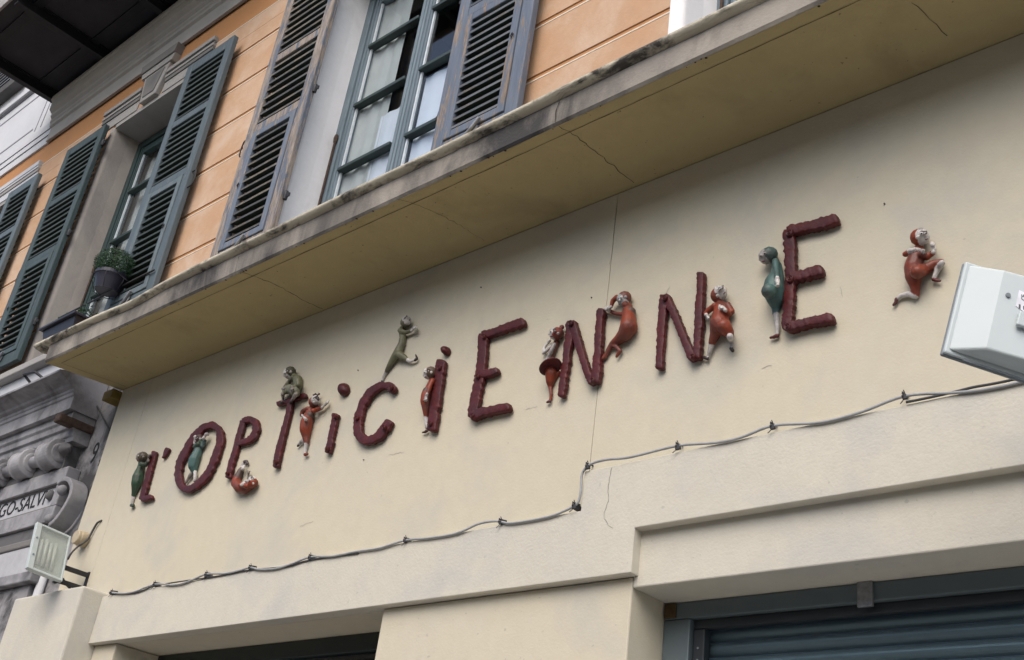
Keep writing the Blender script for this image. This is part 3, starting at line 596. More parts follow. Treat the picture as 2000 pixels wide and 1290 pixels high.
# ------------------------------------------------------------------ letters
LETG = 'lumpy maroon letters of the shop sign'
YL = -.004
def stroke(pts, hw, name, parent, depth=.05, n=5, sq=.34, y=YL):
    """pts: measured centre points; hw: half width in measured units (one number or per point)"""
    depth *= .5; hs = [h * .92 for h in (hw if isinstance(hw, (list, tuple)) else [hw] * len(pts))]
    c3 = catmull([(a, b, h) for (a, b), h in zip(pts, hs)], max(n, 3))
    # resample evenly
    dd = [0]
    for a, b in zip(c3, c3[1:]): dd.append(dd[-1] + math.hypot(b.x - a.x, b.y - a.y))
    L = dd[-1]; m_ = max(6, int(L / 2.2)); out = []; j = 0
    for i in range(m_ + 1):
        d = L * i / m_
        while j < len(dd) - 2 and dd[j + 1] < d: j += 1
        t = (d - dd[j]) / max(1e-6, dd[j + 1] - dd[j]); out.append(c3[j].lerp(c3[j + 1], t))
    K = 16; vs = []; fs = []; seed = random.uniform(0, 99); hmax = max(hs)
    ends = [(-1, .55), (-.45, .88)]
    rings = []
    for i, p in enumerate(out):
        q = out[min(i + 1, m_)]; o = out[max(i - 1, 0)]; tx, ty = q.x - o.x, q.y - o.y; l = math.hypot(tx, ty) or 1; tx /= l; ty /= l
        if i == 0: rings += [(p.x - tx * hmax * .55, p.y - ty * hmax * .55, p.z * .35, tx, ty, .6), (p.x - tx * hmax * .42, p.y - ty * hmax * .42, p.z * .8, tx, ty, .9)]
        rings.append((p.x, p.y, p.z, tx, ty, 1))
        if i == m_: rings += [(p.x + tx * hmax * .42, p.y + ty * hmax * .42, p.z * .8, tx, ty, .9), (p.x + tx * hmax * .55, p.y + ty * hmax * .55, p.z * .35, tx, ty, .6)]
    for i, (x, yy, h, tx, ty, sc) in enumerate(rings):
        s1 = i * .3
        jl = 1 + .26 * noise.noise(Vector((seed, s1, 0))) + .2 * noise.noise(Vector((seed, s1 * 2.3, 5))); jr = 1 + .26 * noise.noise(Vector((seed + 7, s1, 0))) + .2 * noise.noise(Vector((seed + 7, s1 * 2.3, 5)))
        a = P(x - ty * h * jl, yy + tx * h * jl, y - depth * .45); b = P(x + ty * h * jr, yy - tx * h * jr, y - depth * .45); c = (a + b) / 2; half = (b - a) / 2
        for k in range(K):
            an = 2 * math.pi * k / K; cu = math.copysign(abs(math.cos(an)) ** sq, math.cos(an)); su = math.copysign(abs(math.sin(an)) ** sq, math.sin(an))
            j2 = 1 + .09 * noise.noise(Vector((seed + k * .9, s1 * 1.3, 11)))
            yv = y - depth * .5 * sc * (su * j2 if su > 0 else -abs(su) * .98) - depth * .5
            v = c + half * cu; v.y = min(yv, y) ; vs.append(v)
    R = len(rings)
    for i in range(R - 1):
        for k in range(K): fs.append((i * K + k, i * K + (k + 1) % K, (i + 1) * K + (k + 1) % K, (i + 1) * K + k))
    fs += [tuple(range(K)), tuple(range((R - 1) * K, R * K))]
    return MB().add(vs, fs).build(name, MT['letter'], parent, smooth=True)
def rosette(px, py, parent, rpx=5.5, depth=.05):
    p = P(px, py, YL - depth); r = rpx / ppm(p)
    ro = MB().lathe([(r * 1.05, .012), (r * 1.05, 0), (r, -.006), (r * .82, -.008), (r * .62, -.003), (r * .5, -.003), (r * .42, -.007), (r * .3, -.008), (r * .22, -.003), (0, -.002)], p, 'y', 20).build('rosette', MT['letter'], parent, smooth=True)
def zc(lst, sx, ox, oy): return [(a / sx + ox, b / sx + oy) for a, b in lst]
def letter(name, label, strokes, ros=(), rr=5.0):
    allp = [q for s_ in strokes for q in s_[0]]; b = max(allp, key=lambda q: q[1]); base = P(b[0], b[1], 0)
    t = thing(name, base, label, 'letter', LETG)
    for i, s_ in enumerate(strokes): stroke(s_[0], s_[1], 'stroke', t, depth=(s_[2] if len(s_) > 2 else .048) + i * .004)
    for q in ros: rosette(q[0], q[1], t, rr, .031)
    return t
Z1 = lambda l: zc(l, 5.61, 230, 780)
Z2 = lambda l: zc(l, 5.375, 520, 690)
Z3 = lambda l: zc(l, 4.607, 680, 600)
Z4 = lambda l: zc(l, 5.16, 890, 600)
Z5 = lambda l: zc(l, 5.376, 1250, 500)
Z6 = lambda l: zc(l, 4.607, 1450, 400)
Z7 = lambda l: zc(l, 3.583, 1700, 420)
letter('letter_l', 'maroon letter L embraced by a dark green figure', [(Z1([(410, 590), (375, 720), (340, 860), (300, 1000), (275, 1095)]), [5, 5.3, 5.2, 5.5, 6], .045), (Z1([(280, 1105), (330, 1090), (375, 1075)]), 5.2, .045)])
tag(stroke(Z1([(553, 550), (530, 600), (508, 640)]), [5, 4.2, 2.2], 'apostrophe', None, .035), 'small tapered maroon apostrophe between the letters L and O', 'apostrophe')
letter('letter_o', 'maroon letter O ringing a teal figure', [(Z1([(1040, 285), (1110, 330), (1135, 430), (1115, 540), (1075, 650), (1015, 790), (910, 920), (790, 990), (705, 955), (672, 850), (688, 720), (745, 590), (815, 470), (880, 385), (950, 320), (1035, 287)]), 7.3, .05)])
letter('letter_p', 'maroon letter P above a curled-up red figure', [(Z1([(1382, 255), (1340, 400), (1300, 560), (1250, 720), (1222, 860)]), 5.6, .045), (Z1([(1395, 240), (1470, 228), (1522, 280), (1512, 380), (1450, 455), (1330, 487)]), [6, 6.8, 7, 6.8, 6.5, 5.5], .045)], Z1([(1200, 815)]), 3.5)
letter('letter_t', 'maroon letter T with an olive figure sitting on its bar', [(Z2([(135, 540), (230, 512), (330, 475), (415, 450)]), 4.9, .045), (Z2([(265, 530), (230, 690), (180, 880), (130, 1080), (112, 1195)]), [5, 5, 5.6, 6.3, 5.5], .045)], Z2([(102, 1145)]), 4.2)
letter('letter_i', 'short maroon letter i stem standing before the letter C', [(Z2([(735, 655), (715, 760), (690, 890), (660, 1040)]), [6.5, 5.6, 5.6, 6.4], .045)], Z2([(722, 668), (640, 1005)]), 4.3)
def dot(px, py, rx, ry, rot, label):
    vs = []; fs = []; n, K = 7, 20; seed = random.uniform(0, 50)
    for i in range(n + 1):
        a = math.pi / 2 * i / n; rr, d = math.cos(a) ** .7, math.sin(a)
        for k in range(K):
            an = 2 * math.pi * k / K; j = 1 + .07 * noise.noise(Vector((seed + math.cos(an), math.sin(an), d))); u, w = rx * rr * math.cos(an) * j, ry * rr * math.sin(an) * j
            p = P(px + u * math.cos(rot) - w * math.sin(rot), py + u * math.sin(rot) + w * math.cos(rot), YL - .015); p.y = YL - .036 * d; vs.append(p)
    for i in range(n):
        for k in range(K): fs.append((i * K + k, i * K + (k + 1) % K, (i + 1) * K + (k + 1) % K, (i + 1) * K + k))
    fs.append(tuple(range(K)))
    tag(MB().add(vs, fs).build('letter_dot', MT['letter'], None, smooth=True), label, 'letter dot')
dot(669.8, 760.3, 9.6, 13, .25, 'oval maroon dot over the i between the pointing red figure and the C')
dot(869.3, 685, 7, 8.6, .2, 'small maroon dot over the thick i behind the leaning red figure')
letter('letter_c', 'maroon letter C carrying a leaping olive figure', [(Z2([(1340, 395), (1290, 350), (1200, 355), (1110, 415), (1035, 525), (985, 660), (968, 780), (995, 880), (1075, 925), (1175, 890), (1250, 805), (1300, 735)]), [8.5, 8.2, 7.6, 8, 8.2, 8.4, 8.8, 9.5, 9.5, 9, 8.4, 8.6], .052)], Z2([(1312, 365), (952, 685), (1240, 782)]), 5)
letter('letter_i', 'thick maroon letter i with a red figure leaning on it', [(Z3([(845, 500), (830, 640), (808, 800), (785, 950), (765, 1105)]), [9.3, 9.6, 9.4, 9, 9], .055)], Z3([(822, 548), (740, 1052)]), 5.2)
letter('letter_e', 'maroon letter E standing free between the thick i and the first N', [(Z4([(285, 300), (280, 480), (255, 700), (215, 900), (180, 1100)]), [10, 9.6, 9.8, 10, 10.3], .052), (Z4([(300, 285), (390, 265), (480, 232), (580, 195), (685, 160)]), [8.5, 7.8, 8, 8.8, 9], .052), (Z4([(265, 690), (340, 675), (420, 650)]), [8, 8.2, 6.8], .052), (Z4([(185, 1110), (270, 1075), (350, 1055), (440, 1040), (535, 1012)]), [9.5, 9.5, 8.6, 8.6, 9], .052)], Z4([(222, 703), (172, 1098), (285, 300)]), 5)
letter('letter_n', 'maroon letter N between the woman in a skirt and the climbing red figure', [(Z4([(1170, 170), (1150, 330), (1125, 540), (1095, 740), (1078, 895)]), [8.6, 7.9, 7.5, 7.4, 7.2], .05), (Z4([(1185, 170), (1230, 320), (1280, 480), (1330, 640), (1390, 765)]), [8.2, 8, 7.4, 7.4, 9], .05), (Z4([(1475, 45), (1462, 200), (1450, 400), (1435, 600), (1425, 760)]), [7.4, 7.6, 7.8, 8, 8.6], .05)], Z4([(1160, 165), (1380, 745)]), 6)
letter('letter_n', 'maroon letter N beside the red figure with folded arms', [(Z5([(262, 440), (250, 600), (235, 800), (225, 1000), (212, 1180)]), [8.4, 8, 8.2, 7.4, 7.6], .05), (Z5([(285, 440), (360, 600), (430, 770), (500, 940), (565, 1085)]), [8, 8, 8, 8.2, 9.5], .05), (Z5([(653, 205), (645, 420), (632, 640), (622, 860), (610, 1075)]), [7.2, 7.4, 8.4, 7.8, 8], .05)], Z5([(260, 445), (555, 1062)]), 6)
letter('letter_e', 'tall maroon letter E leaned on by a teal figure', [(Z6([(425, 260), (438, 430), (442, 640), (428, 880), (412, 1110)]), [12, 11.6, 11.8, 11.4, 11.5], .055), (Z6([(440, 245), (560, 215), (650, 200), (750, 170), (845, 142)]), [11, 10.5, 10.5, 11.5, 10.8], .055), (Z6([(450, 668), (560, 645), (640, 620), (710, 602)]), [11, 10.4, 10.6, 11.6], .055), (Z6([(420, 1115), (520, 1090), (620, 1065), (720, 1050), (805, 1030)]), [11, 10, 9.4, 10, 10], .055)], Z6([(425, 258), (432, 670), (408, 1103)]), 7.5)

# ------------------------------------------------------------------ clay figures
RED, BROWN, WHITE, DARK, TEAL, GREEN, OLIVE, MAROON, GREYSKIN = (.225, .040, .016), (.10, .058, .047), (.56, .53, .50), (.03, .02, .02), (.065, .13, .12), (.04, .085, .05), (.145, .145, .085), (.11, .025, .025), (.27, .24, .21)
FIGG = 'painted clay figures climbing among the sign letters'
ICO = None
def ico():
    global ICO
    if ICO is None:
        bm = bmesh.new(); bmesh.ops.create_icosphere(bm, subdivisions=2, radius=1); ICO = [v.co.copy() for v in bm.verts]; bm.free()
    return ICO
class Fig:
    def __init__(s): s.b = []; s.px = []
    def front(s, x, y, z0=0):
        best = z0
        for a, b, r, d in s.px:
            q = r * r - (x - a) ** 2 - (y - b) ** 2
            if q > 0: best = max(best, .85 * r + d + math.sqrt(q))
        return best
    def ch(s, pts, col, dy=0.0, hug=.85, on=None):       # chain of (px,py,r): measured centre and radius; dy: extra distance from the wall in px
        js = []; on = dy >= 4 if on is None else on
        if on and len(pts) > 1:             # limbs lying on the body follow its surface
            fine = []
            for a, b in zip(pts, pts[1:]): fine += [tuple(a[i] + (b[i] - a[i]) * t / 3 for i in range(3)) for t in range(3)]
            pts = fine + [pts[-1][:3]]
        new = []
        for q in pts:
            p0 = P(q[0], q[1], -.03); k = ppm(p0); rp = q[2] * 1.07 + .0011 * k; d = dy
            if on: d = max(d, s.front(q[0], q[1]) - hug * rp + rp * .35)
            p = P(q[0], q[1], -(hug * rp + d) / k - .003); js.append((p, rp / k)); new.append((q[0], q[1], rp, d))
        for a, b in zip(new, new[1:] or new):
            for t in range(4): s.px.append(tuple(a[i] + (b[i] - a[i]) * t / 4 for i in range(4)))
        s.px.append(new[-1])
        if len(js) == 1: s.b.append((js[0][0], js[0][0], js[0][1], js[0][1], col))
        for a, b in zip(js, js[1:]): s.b.append((a[0], b[0], a[1], b[1], col))
        return s
    def hand(s, x, y, ang, size, col, dy=3, spread=22, n=4, curl=0):
        a = math.radians(ang); ux, uy = math.cos(a), -math.sin(a)
        s.ch([(x, y, size * .42), (x + ux * size * .6, y + uy * size * .6, size * .45)], col, dy)
        for i in range(n):
            b = a + math.radians((i - (n - 1) / 2) * spread); l = (1.55, 1.75, 1.65, 1.35)[i % 4]
            vx, vy = math.cos(b), -math.sin(b); m1 = (x + ux * size * .3 + vx * size * .6, y + uy * size * .3 + vy * size * .6); c = a + math.radians((i - (n - 1) / 2) * spread - curl)
            s.ch([(*m1, size * .17), (x + vx * size * 1.1, y + vy * size * 1.1, size * .15), (x + vx * size * 1.1 + math.cos(c) * (l - 1.0) * size, y + vy * size * 1.1 - math.sin(c) * (l - 1.0) * size, size * .12)], col, dy + .4)
        b = a + math.radians(62); s.ch([(x, y, size * .25), (x + math.cos(b) * size * .75, y - math.sin(b) * size * .75, size * .16)], col, dy + .5)
    def head(s, x, y, r, ang, hood, skin=WHITE, up=90, dy=3, hair=None, mouth=True, hoodoff=.34, ear=True):
        """ang: where the face looks; up: where the crown points (degrees, counter-clockwise from the right)"""
        r *= 1.17; a = math.radians(ang); b = math.radians(up); fx, fy = math.cos(a), -math.sin(a); ux, uy = math.cos(b), -math.sin(b)
        at = lambda f, u: (x + (f * fx + u * ux) * r, y + (f * fy + u * uy) * r)
        s.ch([(*at(-hoodoff * .7, .0), r * .93)], hood, dy - r * .12, on=False)
        s.ch([(*at(.2, .1), r * .80), (*at(.30, -.22), r * .68)], skin, dy + r * .22, on=False)
        s.ch([(*at(.8, .04), r * .15), (*at(1.08, -.06), r * .12)], skin, dy + r * .75, on=False)
        for f, u in ((.72, .34), (.18, .42)):
            s.ch([(*at(f, u), r * .125)], (.60, .58, .56), dy, on=True); s.ch([(*at(f + .08, u), r * .07)], DARK, dy, on=True)
            s.ch([(*at(f - .13, u + .2), r * .04), (*at(f + .14, u + .22), r * .04)], DARK, dy, on=True)
        if mouth: s.ch([(*at(.62, -.42), r * .075), (*at(.88, -.36), r * .07)], (.10, .03, .03), dy, on=True)
        if ear: s.ch([(*at(-.32, .0), r * .2)], skin, dy, on=True)
        if hair: s.ch([(*at(-.1, .75), r * .35), (*at(.35, .85), r * .22)], hair, dy + r * .1, on=False)
    def build(s, label, extra_group=True):
        bm = bmesh.new(); vox = .0028
        for p0, p1, r0, r1, c in s.b:
            r0 = max(r0, vox * 1.15); r1 = max(r1, vox * 1.15)
            vs = [bm.verts.new(p0 + v * r0) for v in ico()]
            if (p1 - p0).length > 1e-6: vs += [bm.verts.new(p1 + v * r1) for v in ico()]
            res = bmesh.ops.convex_hull(bm, input=vs)
            junk = [g for g in res['geom_interior'] if isinstance(g, bmesh.types.BMVert)]
            bmesh.ops.delete(bm, geom=junk, context='VERTS')
        me = bpy.data.meshes.new('rough'); bm.to_mesh(me); bm.free(); o = bpy.data.objects.new('rough', me); COL.objects.link(o)
        md = o.modifiers.new('r', 'REMESH'); md.mode = 'VOXEL'; md.voxel_size = vox; md.use_smooth_shade = True
        sm = o.modifiers.new('s', 'SMOOTH'); sm.factor = .5; sm.iterations = 3
        dg = bpy.context.evaluated_depsgraph_get(); fm = bpy.data.meshes.new_from_object(o.evaluated_get(dg)); bpy.data.objects.remove(o); bpy.data.meshes.remove(me)
        fm.name = 'figurine'; fm.materials.clear(); fm.materials.append(MT['clay'])
        lo = min(fm.vertices, key=lambda v: v.co.z).co.copy()
        at = fm.color_attributes.new('paint', 'FLOAT_COLOR', 'POINT'); cols = []
        data = [(p0, p1 - p0, (p1 - p0).length_squared, r0, r1, c) for p0, p1, r0, r1, c in s.b]
        for v in fm.vertices:
            q = v.co; best = 9; bc = None
            for p0, d, L, r0, r1, c in data:
                w = q - p0; t = max(0, min(1, w.dot(d) / L)) if L > 1e-12 else 0
                dd = (w - d * t).length - max(r0 + (r1 - r0) * t, .0034)
                if dd < best: best = dd; bc = c
            cols += [*bc, 1]
        at.data.foreach_set('color', cols)
        for v in fm.vertices: v.co -= lo
        fm.polygons.foreach_set('use_smooth', [True] * len(fm.polygons)); fm.update()
        ob = bpy.data.objects.new('figurine', fm); ob.location = lo; COL.objects.link(ob)
        return tag(ob, label, 'figurine', FIGG)
# 1 hugging the L
f = Fig(); (f.ch([(277, 905, 5.5), (275, 914, 6.2), (269.5, 932, 9.6), (267, 943, 9.2), (264, 957, 6), (261.5, 967, 4)], GREEN).ch([(261, 967, 3.6), (259, 979, 2.6), (258, 985, 2.4)], WHITE)
 .ch([(256.5, 987.5, 2.8), (260, 988, 3.1)], GREEN, 1).ch([(276, 907, 4.2), (284, 909, 3.6), (289, 902, 3)], GREEN, 5).ch([(289.5, 901, 2.4), (292, 892, 2)], GREYSKIN, 6))
f.hand(291, 893, 75, 3.6, GREYSKIN, 7); f.head(277, 893.5, 8.6, 190, (.10, .085, .06), GREYSKIN, 92, 2); f.build('dark green clay figure hugging the letter L')
# 2 in the O
f = Fig(); (f.ch([(389, 872, 6), (387, 882, 7.5), (379.5, 899, 10), (377.5, 910, 9), (379.5, 922, 4.6)], TEAL).ch([(379, 922, 4), (372, 929, 3.6), (367, 937.5, 2.4), (363.5, 942, 2.6)], GREYSKIN, 1).ch([(381.5, 923, 3.4), (381.5, 931, 3), (380, 939, 2.6)], WHITE, 3)
 .ch([(381, 873, 4.2), (388, 868, 4), (397, 857, 3)], GREEN, 6).ch([(397, 857, 2.6), (402, 850, 2)], WHITE, 7).ch([(395, 872, 4), (400, 862, 3.2)], TEAL, 3).ch([(381, 866, 3), (382, 856, 2.4)], WHITE, 7))
f.hand(401, 851, 40, 4, WHITE, 7, 26); f.hand(382, 857, 100, 3.6, WHITE, 8); f.head(388, 858, 7.2, 200, (.10, .06, .055), WHITE, 100, 2); f.build('teal clay figure leaning back inside the letter O')
# 3 curled under the P
f = Fig(); (f.ch([(488, 949, 7.5), (479, 956, 7.8), (468, 954, 9), (461, 944, 9), (464, 932, 7)], RED).ch([(464, 933, 7), (468, 924, 5.6), (471, 918, 4.4)], BROWN, 1).ch([(471, 918, 3.6), (473.5, 910, 3), (477, 903, 2.8)], WHITE, 1).ch([(474, 917, 3), (477, 911, 2.6)], WHITE, 4)
 .ch([(477.5, 902, 2.6), (481.5, 901.5, 2.6), (483.5, 906, 2.2)], (.08, .06, .06), 2).ch([(482, 950, 4.2), (473, 948, 3.8), (468, 948, 3)], RED, 8).ch([(471, 947.5, 2.3), (479, 941.5, 2.2)], WHITE, 10).ch([(484, 934, 1.7), (486, 924, 1.5)], GREYSKIN, 3))
f.hand(478, 942, 30, 3.2, WHITE, 10); f.hand(485.5, 925, 85, 3, GREYSKIN, 4, 30, 3); f.head(493, 942, 8.6, 122, RED, WHITE, 60, 3); f.build('red clay figure curled up on its back below the letter P')
# 4 sitting on the T
f = Fig(); (f.ch([(575, 737, 6.5), (582, 742, 8.5), (582, 754, 8.5), (579, 766, 8.2)], OLIVE).ch([(577, 766, 7.8), (566, 760, 8.6), (559, 763, 7)], (.18, .18, .13), 4).ch([(580, 770, 5), (577, 772, 4)], OLIVE, 7)
 .ch([(556, 766, 3.8), (552, 770, 3.2)], OLIVE, 5).ch([(552, 770, 3), (553, 778, 2.4), (551, 786, 2.2)], GREYSKIN, 5).ch([(550.5, 787, 2.4), (547.5, 788.5, 1.9)], DARK, 6).ch([(578, 771, 3.6), (573, 778, 3), (570, 783, 2.4)], GREYSKIN, 8).ch([(569.5, 785, 2.6), (566, 786, 2)], DARK, 9)
 .ch([(582, 742, 4.6), (583, 752, 4.2), (573, 756, 3.4)], OLIVE, 8).ch([(572, 738, 4), (561, 751, 3.6), (556, 757, 3)], OLIVE, 5).ch([(571, 756, 2.4), (570, 762, 2)], GREYSKIN, 10))
f.hand(555, 757, 235, 3.4, GREYSKIN, 8); f.hand(571, 758, 260, 3.2, GREYSKIN, 10); f.head(565, 728.5, 9.6, 212, (.075, .07, .045), WHITE, 118, 4); f.build('olive clay figure sitting hunched on the bar of the letter T')
# 5 pointing
f = Fig(); (f.ch([(611, 795, 4.2), (607, 803, 7.6), (603, 813, 8.4), (599.5, 825, 11.6), (597, 838, 11), (598, 853, 7), (599, 866, 4.6)], RED).ch([(606, 812, 7.5)], BROWN, 2.5).ch([(598.5, 867, 4), (597, 876, 3.4), (595.5, 885, 2.5)], WHITE, 1).ch([(595.5, 888.5, 2.6), (600.5, 887.5, 2.2)], RED, 2)
 .ch([(595, 863, 3.4), (589, 862, 3), (585.5, 867, 2.5)], WHITE, 1).ch([(584, 869, 2.2), (581.5, 871.5, 1.8)], DARK, 1).ch([(612, 803, 4.4), (621, 800, 3.8), (629, 796, 3.2)], RED, 4).ch([(629, 796, 2.6), (638, 788, 2.2)], WHITE, 4).ch([(638, 788, 1.5), (643, 782, 1.1)], WHITE, 4)
 .ch([(601, 799, 4.4), (591, 804, 3.8), (589, 811, 3.4)], RED, 5).ch([(590, 812, 2.4), (595, 817, 2.2)], WHITE, 8))
f.hand(595, 817, -48, 3.4, WHITE, 11); f.hand(637, 789, 42, 3, WHITE, 4, 30, 3)
f.head(615, 784, 9.0, 38, (.24, .05, .03), WHITE, 110, 3, None, False); f.ch([(620, 777.5, 3), (622, 781, 2.2)], DARK, 12); [f.ch([(613 + i * 3.4, 772 - (i % 2) * 2.2, 2)], (.12, .10, .09), 5) for i in range(4)]; f.build('red clay figure pointing up beside the letter T')
# 6 leaping
f = Fig(); (f.ch([(786, 640, 4), (784, 647, 5.2), (787, 660, 6.3), (785, 672, 6.6), (778, 688, 8.6), (776, 693, 8)], OLIVE).ch([(779, 693, 7.4), (789, 698, 5.6), (794, 702, 4)], OLIVE, 3).ch([(794, 702, 3.2), (801, 706.5, 2.9), (809, 704, 2.3)], WHITE, 3).ch([(811, 704, 2.4), (814.5, 701, 2), (812, 693.5, 1.2)], DARK, 3)
 .ch([(774, 694, 8), (766, 706, 6.2), (756, 724, 4)], OLIVE).ch([(755.5, 724, 3.2), (751, 734, 2.6), (746.5, 744, 1.9)], WHITE).ch([(746, 745.5, 2), (748, 747, 1.7)], DARK, .5).ch([(781, 646, 4.4), (792, 650, 3.7), (803.5, 646, 3)], OLIVE, 5).ch([(803.5, 646, 2.4), (808, 643, 2.6)], WHITE, 5))
f.hand(808, 643, 45, 4.6, WHITE, 5, 26); f.head(793, 628.5, 8.6, 55, (.14, .135, .09), WHITE, 125, 3); f.build('olive clay figure leaping from the top of the letter C')
# 7 leaning on the i
f = Fig(); (f.ch([(845, 741, 5.5), (843, 752, 7.5), (834, 772, 10.6), (832, 784, 10.4), (833, 800, 7.4), (832.5, 815, 4.4)], RED).ch([(835, 767, 10)], BROWN, .5).ch([(832, 816, 3.9), (833, 826, 3.1), (833.5, 836, 2.5)], WHITE, 1).ch([(833.5, 842, 2.6), (830, 844.5, 2), (825.5, 845, 1.4)], (.08, .02, .02), 2).ch([(845, 744, 4.6), (839, 756, 4.4), (835, 769, 3.4)], RED, 9).ch([(834, 770, 2.5), (832, 777, 2.6)], WHITE, 11))
f.hand(832, 777, 262, 4.2, WHITE, 12); f.head(839, 729, 10.4, 200, (.13, .09, .065), WHITE, 95, 3); f.build('red clay figure leaning its back against the thick letter i')
# 8 woman with skirt
f = Fig(); (f.ch([(1087, 664, 3.6), (1086, 672, 5.2), (1080, 684, 7), (1074, 700, 6.4), (1073, 712, 9)], (.17, .045, .03)).ch([(1074, 716, 10), (1076, 730, 11), (1075, 745, 8), (1075, 755, 4.4)], RED).ch([(1075, 755, 3.8), (1076.5, 770, 3), (1075.5, 780, 2.5)], RED, 1).ch([(1074, 784.5, 2.6), (1068.5, 786, 1.9)], (.09, .03, .03), 2).ch([(1092, 728, 3), (1084, 742, 2.8), (1077, 757, 2.6)], RED, -1)
 .ch([(1082, 673, 3.2), (1073, 693, 3), (1064.5, 708, 2.5)], WHITE, 8).ch([(1078, 676, 3), (1061.5, 690, 3), (1063, 679, 2.7), (1073, 667, 2.4)], WHITE, 3))
f.hand(1065, 707, 250, 3.2, WHITE, 10); f.hand(1072, 668, 60, 3, WHITE, 4, 20, 3); f.head(1086, 652, 11, 184, (.17, .035, .025), WHITE, 96, 3); f.ch([(1097.5, 639.5, 4.4)], (.16, .035, .025), 3); wom = f.build('clay woman with bare arms, hair bun and flared red skirt beside the first N')
q = P(1075, 716, -.045); r = 24 / ppm(q); sk = MB(); prof = [(r * .30, .022), (r * .55, .012), (r * .8, .004), (r, .0), (r * 1.02, -.004), (r * .98, -.006), (r * .75, -.002), (r * .45, .002), (r * .3, .004)]
sk.lathe(prof, (0, 0, 0), 'z', 28); rot = Matrix.Rotation(math.radians(-24), 3, 'Y') @ Matrix.Rotation(math.radians(-14), 3, 'X')
sk.v = [tuple(q + rot @ Vector((a, b * .8, c_))) for a, b, c_ in sk.v]; sk.build('skirt', MT['letter'], wom, smooth=True)
# 9 climbing
f = Fig(); (f.ch([(1226, 597, 7), (1227, 608, 10.6), (1228, 625, 14), (1228, 640, 16.5), (1222, 652, 14), (1208, 664, 9), (1197, 672, 6)], RED).ch([(1232, 610, 9.5), (1231, 622, 9)], BROWN, 1.5).ch([(1195, 673, 5), (1188, 685, 4.4), (1182, 698, 3.4), (1177, 701, 3.8), (1180, 695, 3)], (.22, .05, .025), 1).ch([(1196, 674, 4.2), (1204, 678, 4), (1211.5, 686, 3.6), (1207, 692, 3), (1204.5, 697, 2.2)], (.24, .05, .025), 3)
 .ch([(1223, 596, 5.4), (1213, 586, 5), (1205, 581, 4.6), (1197, 588, 4.2), (1194, 599, 3.2)], RED, 9).ch([(1194, 600, 2.6), (1189, 602, 2.4)], WHITE, 6).ch([(1216, 614, 4), (1204, 613, 3.8), (1191, 608, 3)], (.2, .045, .025), 3).ch([(1190, 607.5, 2.6), (1184, 604, 2.6)], WHITE, 4))
f.hand(1187, 605, 160, 3.6, WHITE, 5); f.hand(1191, 601, 190, 3.4, WHITE, 8); f.head(1219, 583.5, 11.6, 228, (.17, .06, .045), (.36, .38, .38), 135, 3, None, False, .2); f.build('red clay figure climbing the right leg of the first N')
# 10 folded arms
f = Fig(); (f.ch([(1407, 588, 5), (1408, 600, 11), (1407, 614, 14), (1406, 632, 18), (1410, 638, 17)], RED).ch([(1407, 610, 12)], BROWN, 2).ch([(1402, 636, 14), (1397, 653, 9.6), (1391, 669, 6.6)], RED, 3).ch([(1391, 670, 5.6), (1387, 684, 4), (1382.5, 697, 2.4)], WHITE, 3).ch([(1382, 701, 2.8), (1376.5, 699, 2.6), (1373, 696.5, 1.8)], DARK, 3)
 .ch([(1414, 638, 13), (1423, 649, 9.5), (1426, 657, 7)], RED, 4).ch([(1426, 658, 5.8), (1429, 670, 4.2), (1430, 678, 3)], WHITE, 4).ch([(1427.5, 681, 2.8), (1431, 685, 3.2)], DARK, 4).ch([(1396, 598, 5.6), (1385, 606, 5.2), (1378.5, 613, 4.4)], RED, 5).ch([(1379, 615, 3.2), (1382.5, 620, 3)], WHITE, 6)
 .ch([(1421, 596, 6), (1429, 609, 5.6), (1424, 615, 5)], RED, 5).ch([(1423, 613, 4.6), (1417, 606, 3.8)], RED, 13).ch([(1417, 607, 3), (1411, 600, 2.8)], WHITE, 15))
f.hand(1412, 601, 175, 4.8, WHITE, 16, 20); f.hand(1382, 620, -60, 3.6, WHITE, 6); f.head(1405, 575, 12.6, 42, (.20, .045, .025), WHITE, 105, 4); [f.ch([(1398 + i * 5.5, 563.5 - (i == 1) * 2, 3.3)], (.5, .48, .46), 5) for i in range(3)]; f.build('plump red clay figure with a hand on its chest beside the second N')
# 11 teal at the E
f = Fig(); (f.ch([(1513, 509, 6), (1517, 520, 9), (1517, 535, 11.5), (1512.5, 556, 18.5), (1511.5, 568, 20), (1514, 584, 15), (1515.5, 600, 7.5), (1515, 614, 5.6)], TEAL).ch([(1502, 569, 13.5)], TEAL, 6).ch([(1516, 616, 5.4), (1518, 630, 4.8), (1519, 642, 4), (1518, 652, 3.4)], WHITE, 1).ch([(1519, 656, 3.4), (1512, 658.5, 3), (1505, 660, 2)], MAROON, 2)
 .ch([(1515, 511, 6), (1516, 525, 5), (1518, 541, 4)], TEAL, 11).ch([(1518, 543, 3.6), (1519, 552, 4)], WHITE, 13).ch([(1505, 506, 6), (1513, 509, 6)], TEAL, 2))
f.hand(1519, 552, 268, 5, WHITE, 14, 16); f.head(1499, 500, 13.6, 205, TEAL, WHITE, 112, 4, None, True, .42, False); f.build('teal clay figure leaning back against the tall letter E')
